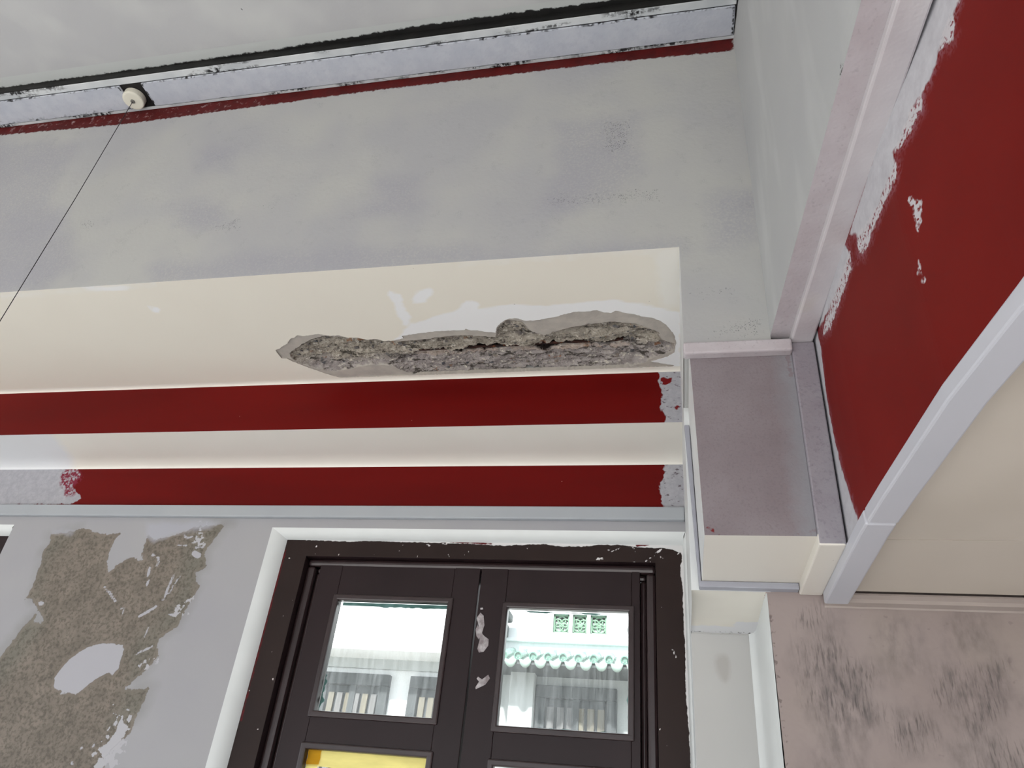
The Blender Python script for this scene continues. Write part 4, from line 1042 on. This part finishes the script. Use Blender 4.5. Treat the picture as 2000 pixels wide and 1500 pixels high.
# ------------------------------------------------------------------ buildings across the street
EY = 8.0
def ex(px, py, y=EY): p = onY(px, py, y / S); return p[0] * S, p[2] * S + H
lb = empty('building', (-4, EY, 0), 'white building seen through the left pane with flat ledge and shuttered windows', 'building')
LX0, LX1 = -8.0, -1.86
zl = ex(750, 1270, EY - .45)[1]
zt1 = ex(750, 1243, EY - .45)[1]
boxm('wall', LX0, LX1, EY, EY + .3, 0, zl + .6, M['ext_white'], lb)
boxm('ledge', LX0, LX1, EY - .45, EY + .25, zl, zt1, M['ext_white'], lb, .01)
boxm('parapet', LX0, LX1, EY - .38, EY + .25, zt1 + .012, zt1 + 2.4, M['ext_white'], lb)
boxm('shade_band', LX0, LX1, EY - .04, EY + .02, ex(750, 1312)[1] + .02, zl, M['ext_grey'], lb)  # grey slab stands in for the shade on the wall under the ledge
def shutter_window(parent, x0, x1, ztop, h, n, mats):
    w = empty('window', ((x0 + x1) / 2, EY, ztop - h), parent=parent)
    boxm('frame', x0, x1, EY - .07, EY + .01, ztop - .12, ztop, M['ext_frame'], w, .006)
    boxm('frame', x0, x0 + .10, EY - .07, EY + .01, ztop - h, ztop - .12, M['ext_frame'], w, .006)
    boxm('frame', x1 - .10, x1, EY - .07, EY + .01, ztop - h, ztop - .12, M['ext_frame'], w, .006)
    boxm('frame', (x0 + x1) / 2 - .035, (x0 + x1) / 2 + .035, EY - .065, EY + .01, ztop - h, ztop - .12, M['ext_frame'], w, .006)
    a, b = x0 + .105, x1 - .105
    boxm('backing', x0 + .1, x1 - .1, EY - .012, EY + .005, ztop - h, ztop - .12, M['ext_frame'], w)
    for i in range(n):
        q0 = a + (b - a) * i / n; q1 = a + (b - a) * (i + 1) / n
        boxm('plank', q0 + .016, q1 - .016, EY - .05, EY - .013, ztop - h, ztop - .20, M[mats[i % len(mats)]], w, .004)
    return w
wz = ex(700, 1317)[1]
shutter_window(lb, ex(633, 1318)[0], ex(766, 1321)[0], wz, 1.6, 6, ['ext_plank', 'ext_plank_grey'])
shutter_window(lb, ex(806, 1323)[0], ex(806, 1323)[0] + .79, wz, 1.6, 6, ['ext_plank', 'ext_plank'])
shutter_window(lb, ex(633, 1318)[0] - 1.05, ex(633, 1318)[0] - .26, wz, 1.6, 6, ['ext_plank'])

rb2 = empty('building', (-.8, EY, 0), 'white building seen through the right pane with jade roof tiles and vent blocks', 'building')
RX_0, RX_1 = -1.85, 3.5
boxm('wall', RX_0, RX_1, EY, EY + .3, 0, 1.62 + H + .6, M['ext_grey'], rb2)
zv0, zv1 = ex(1134, 1240)[1], ex(1134, 1203)[1]
vx0, vx1 = ex(1083, 1200)[0], ex(1186, 1210)[0]
wy = EY - .06
# upper wall round the vent opening
boxm('upper_wall', RX_0, vx0, wy, EY + .1, 1.66 + H, 3.4 + H, M['ext_white'], rb2)
boxm('upper_wall', vx1, RX_1, wy, EY + .1, 1.66 + H, 3.4 + H, M['ext_white'], rb2)
boxm('upper_wall', vx0, vx1, wy, EY + .1, zv1, 3.4 + H, M['ext_white'], rb2)
boxm('upper_wall', vx0, vx1, wy, EY + .1, 1.66 + H, zv0, M['ext_white'], rb2)
boxm('string_course', RX_0, RX_1, wy - .05, wy, ex(1130, 1262)[1], ex(1130, 1256)[1], M['ext_white'], rb2, .004)
vw = (vx1 - vx0)
for i in range(3):
    a = vx0 + vw * (i / 3) + (.0 if i == 0 else .018); b = vx0 + vw * ((i + 1) / 3) - (.0 if i == 2 else .018)
    cx, cz, hw = (a + b) / 2, (zv0 + zv1) / 2, (b - a) / 2
    vb = empty('vent_block', (cx, EY, zv0), parent=rb2)
    boxm('panel', a, b, EY + .02, EY + .05, zv0, zv1, M['ext_eave'], vb)
    for q in ((a, b, zv1 - .018, zv1), (a, b, zv0, zv0 + .018), (a, a + .018, zv0, zv1), (b - .018, b, zv0, zv1)):
        boxm('rim', q[0], q[1], EY - .03, EY + .03, q[2], q[3], M['vent_green'], vb, .003)
    for k in range(5):
        ang = math.pi / 2 + k * 2 * math.pi / 5; r = hw * .5
        px_, pz_ = cx + r * math.cos(ang), cz + r * math.sin(ang) * .95
        ring = [(px_ + .042 * math.cos(t), EY - .01, pz_ + .042 * math.sin(t)) for t in np.linspace(0, 2 * math.pi, 15)]
        tube('petal', ring, .010, M['vent_green'], vb, 6)
    tube('hub', [(cx + .025 * math.cos(t), EY - .01, cz + .025 * math.sin(t)) for t in np.linspace(0, 2 * math.pi, 11)], .009, M['vent_green'], vb, 6)
    if i < 2: boxm('mullion', vx0 + vw * (i + 1) / 3 - .018, vx0 + vw * (i + 1) / 3 + .018, wy, EY + .05, zv0, zv1, M['ext_white'], rb2)
# tiled eave: round cover tiles in rows, scalloped drip tiles between them
ye = EY - .55
te = ex(1120, 1285, ye)[1]
tb = te + .17
pitch = ex(1160, 1287, ye)[0] - ex(1130, 1285, ye)[0]
x = ex(1012, 1276, ye)[0] - 1 * pitch
def half_tile(r, ln, seg=10, full=True):
    bm = bmesh.new(); rings = []
    for j, (y, k) in enumerate(((0, 1.0), (.02, 1.0), (.021, .93), (ln * .45, .93), (ln * .451, .99), (ln * .5, .99), (ln * .501, .92), (ln, .92))):
        rings.append([bm.verts.new((r * k * math.cos(2 * math.pi * q / seg), y, r * k * math.sin(2 * math.pi * q / seg))) for q in range(seg)])
    for r0, r1 in zip(rings[:-1], rings[1:]):
        for q in range(seg): bm.faces.new((r0[q], r0[(q + 1) % seg], r1[(q + 1) % seg], r1[q]))
    # recessed round end
    cap = [bm.verts.new((r * .72 * math.cos(2 * math.pi * q / seg), -.001, r * .72 * math.sin(2 * math.pi * q / seg))) for q in range(seg)]
    inn = [bm.verts.new((r * .66 * math.cos(2 * math.pi * q / seg), .012, r * .66 * math.sin(2 * math.pi * q / seg))) for q in range(seg)]
    for q in range(seg):
        bm.faces.new((cap[q], cap[(q + 1) % seg], rings[0][(q + 1) % seg], rings[0][q])); bm.faces.new((inn[q], inn[(q + 1) % seg], cap[(q + 1) % seg], cap[q]))
    bm.faces.new(inn)
    bmesh.ops.recalc_face_normals(bm, faces=bm.faces)
    me = bpy.data.meshes.new('roof_tile'); bm.to_mesh(me); bm.free(); return me
def drip_tile(w, hgt):
    n = 12; vs2 = []; fs2 = []
    for t in range(n + 1):
        a = -1 + 2 * t / n; xx = w / 2 * a
        top = -.01 - .035 * (1 - a * a); lo = top - hgt * max(0, 1 - abs(a) ** 3.5) ** .6 - .008
        vs2 += [(xx, 0, top), (xx, 0, lo), (xx, .5, top + .17), (xx, .02, lo)]
    for t in range(n):
        a, b = 4 * t, 4 * t + 4
        fs2 += [(a, b, b + 1, a + 1), (a, a + 2, b + 2, b), (a + 1, b + 1, b + 3, a + 3)]
    return rawmesh('drip_tile', vs2, fs2, True)
tm = half_tile(pitch * .29, .62); tm.materials.append(M['roof_tile'])
dm = drip_tile(pitch * .86, .055); dm.materials.append(M['roof_tile_pale'])
roof = empty('roof', (0, ye, te), parent=rb2)
i = 0
while x < RX_1 - .3:
    o = bpy.data.objects.new('roof_tile', tm); COL.objects.link(o); o.parent = roof
    o.matrix_parent_inverse = roof.matrix_world.inverted()
    o.location = (x, ye, te); o.rotation_euler = (math.atan2(.17, .55), 0, math.radians(rng.uniform(-2, 2)))
    o = bpy.data.objects.new('drip_tile', dm); COL.objects.link(o); o.parent = roof
    o.matrix_parent_inverse = roof.matrix_world.inverted()
    o.location = (x + pitch / 2, ye + .01, te)
    x += pitch; i += 1
boxm('eave_board', RX_0, RX_1, ye + .03, EY, te - .075, te - .055, M['ext_eave'], rb2)
ze = ex(1120, 1318, EY - .12)[1]
boxm('eave_fascia', RX_0, RX_1, EY - .12, EY + .02, ze, te - .06, M['ext_eave'], rb2)  # its dark grey carries the shade below the tiles
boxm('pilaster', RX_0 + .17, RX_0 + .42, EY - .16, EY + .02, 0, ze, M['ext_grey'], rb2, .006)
w0, w1 = ex(1050, 1338)[0], ex(1206, 1350)[0]
shutter_window(rb2, w0, w1, ex(1130, 1344)[1], 1.6, 6, ['ext_plank_grey', 'ext_plank_grey', 'ext_plank_grey', 'ext_plank', 'ext_plank', 'ext_plank'])
shutter_window(rb2, w1 + .5, w1 + 1.3, ex(1130, 1344)[1], 1.6, 6, ['ext_plank'])
# grey bracket lamp and white corner column near the left of the right pane
lamp = empty('wall_lamp', (ex(996, 1225)[0], wy, ex(996, 1240)[1]), 'small grey bracket lamp on the white building beyond the right pane', 'lamp')
lx, lz = ex(990, 1222)[0], ex(990, 1222)[1]
boxm('shade', lx - .06, lx + .10, wy - .34, wy - .10, lz - .02, lz + .07, M['ext_eave'], lamp, .02)
boxm('arm', lx + .01, lx + .04, wy - .16, wy, lz - .16, lz - .02, M['ext_eave'], lamp, .008)
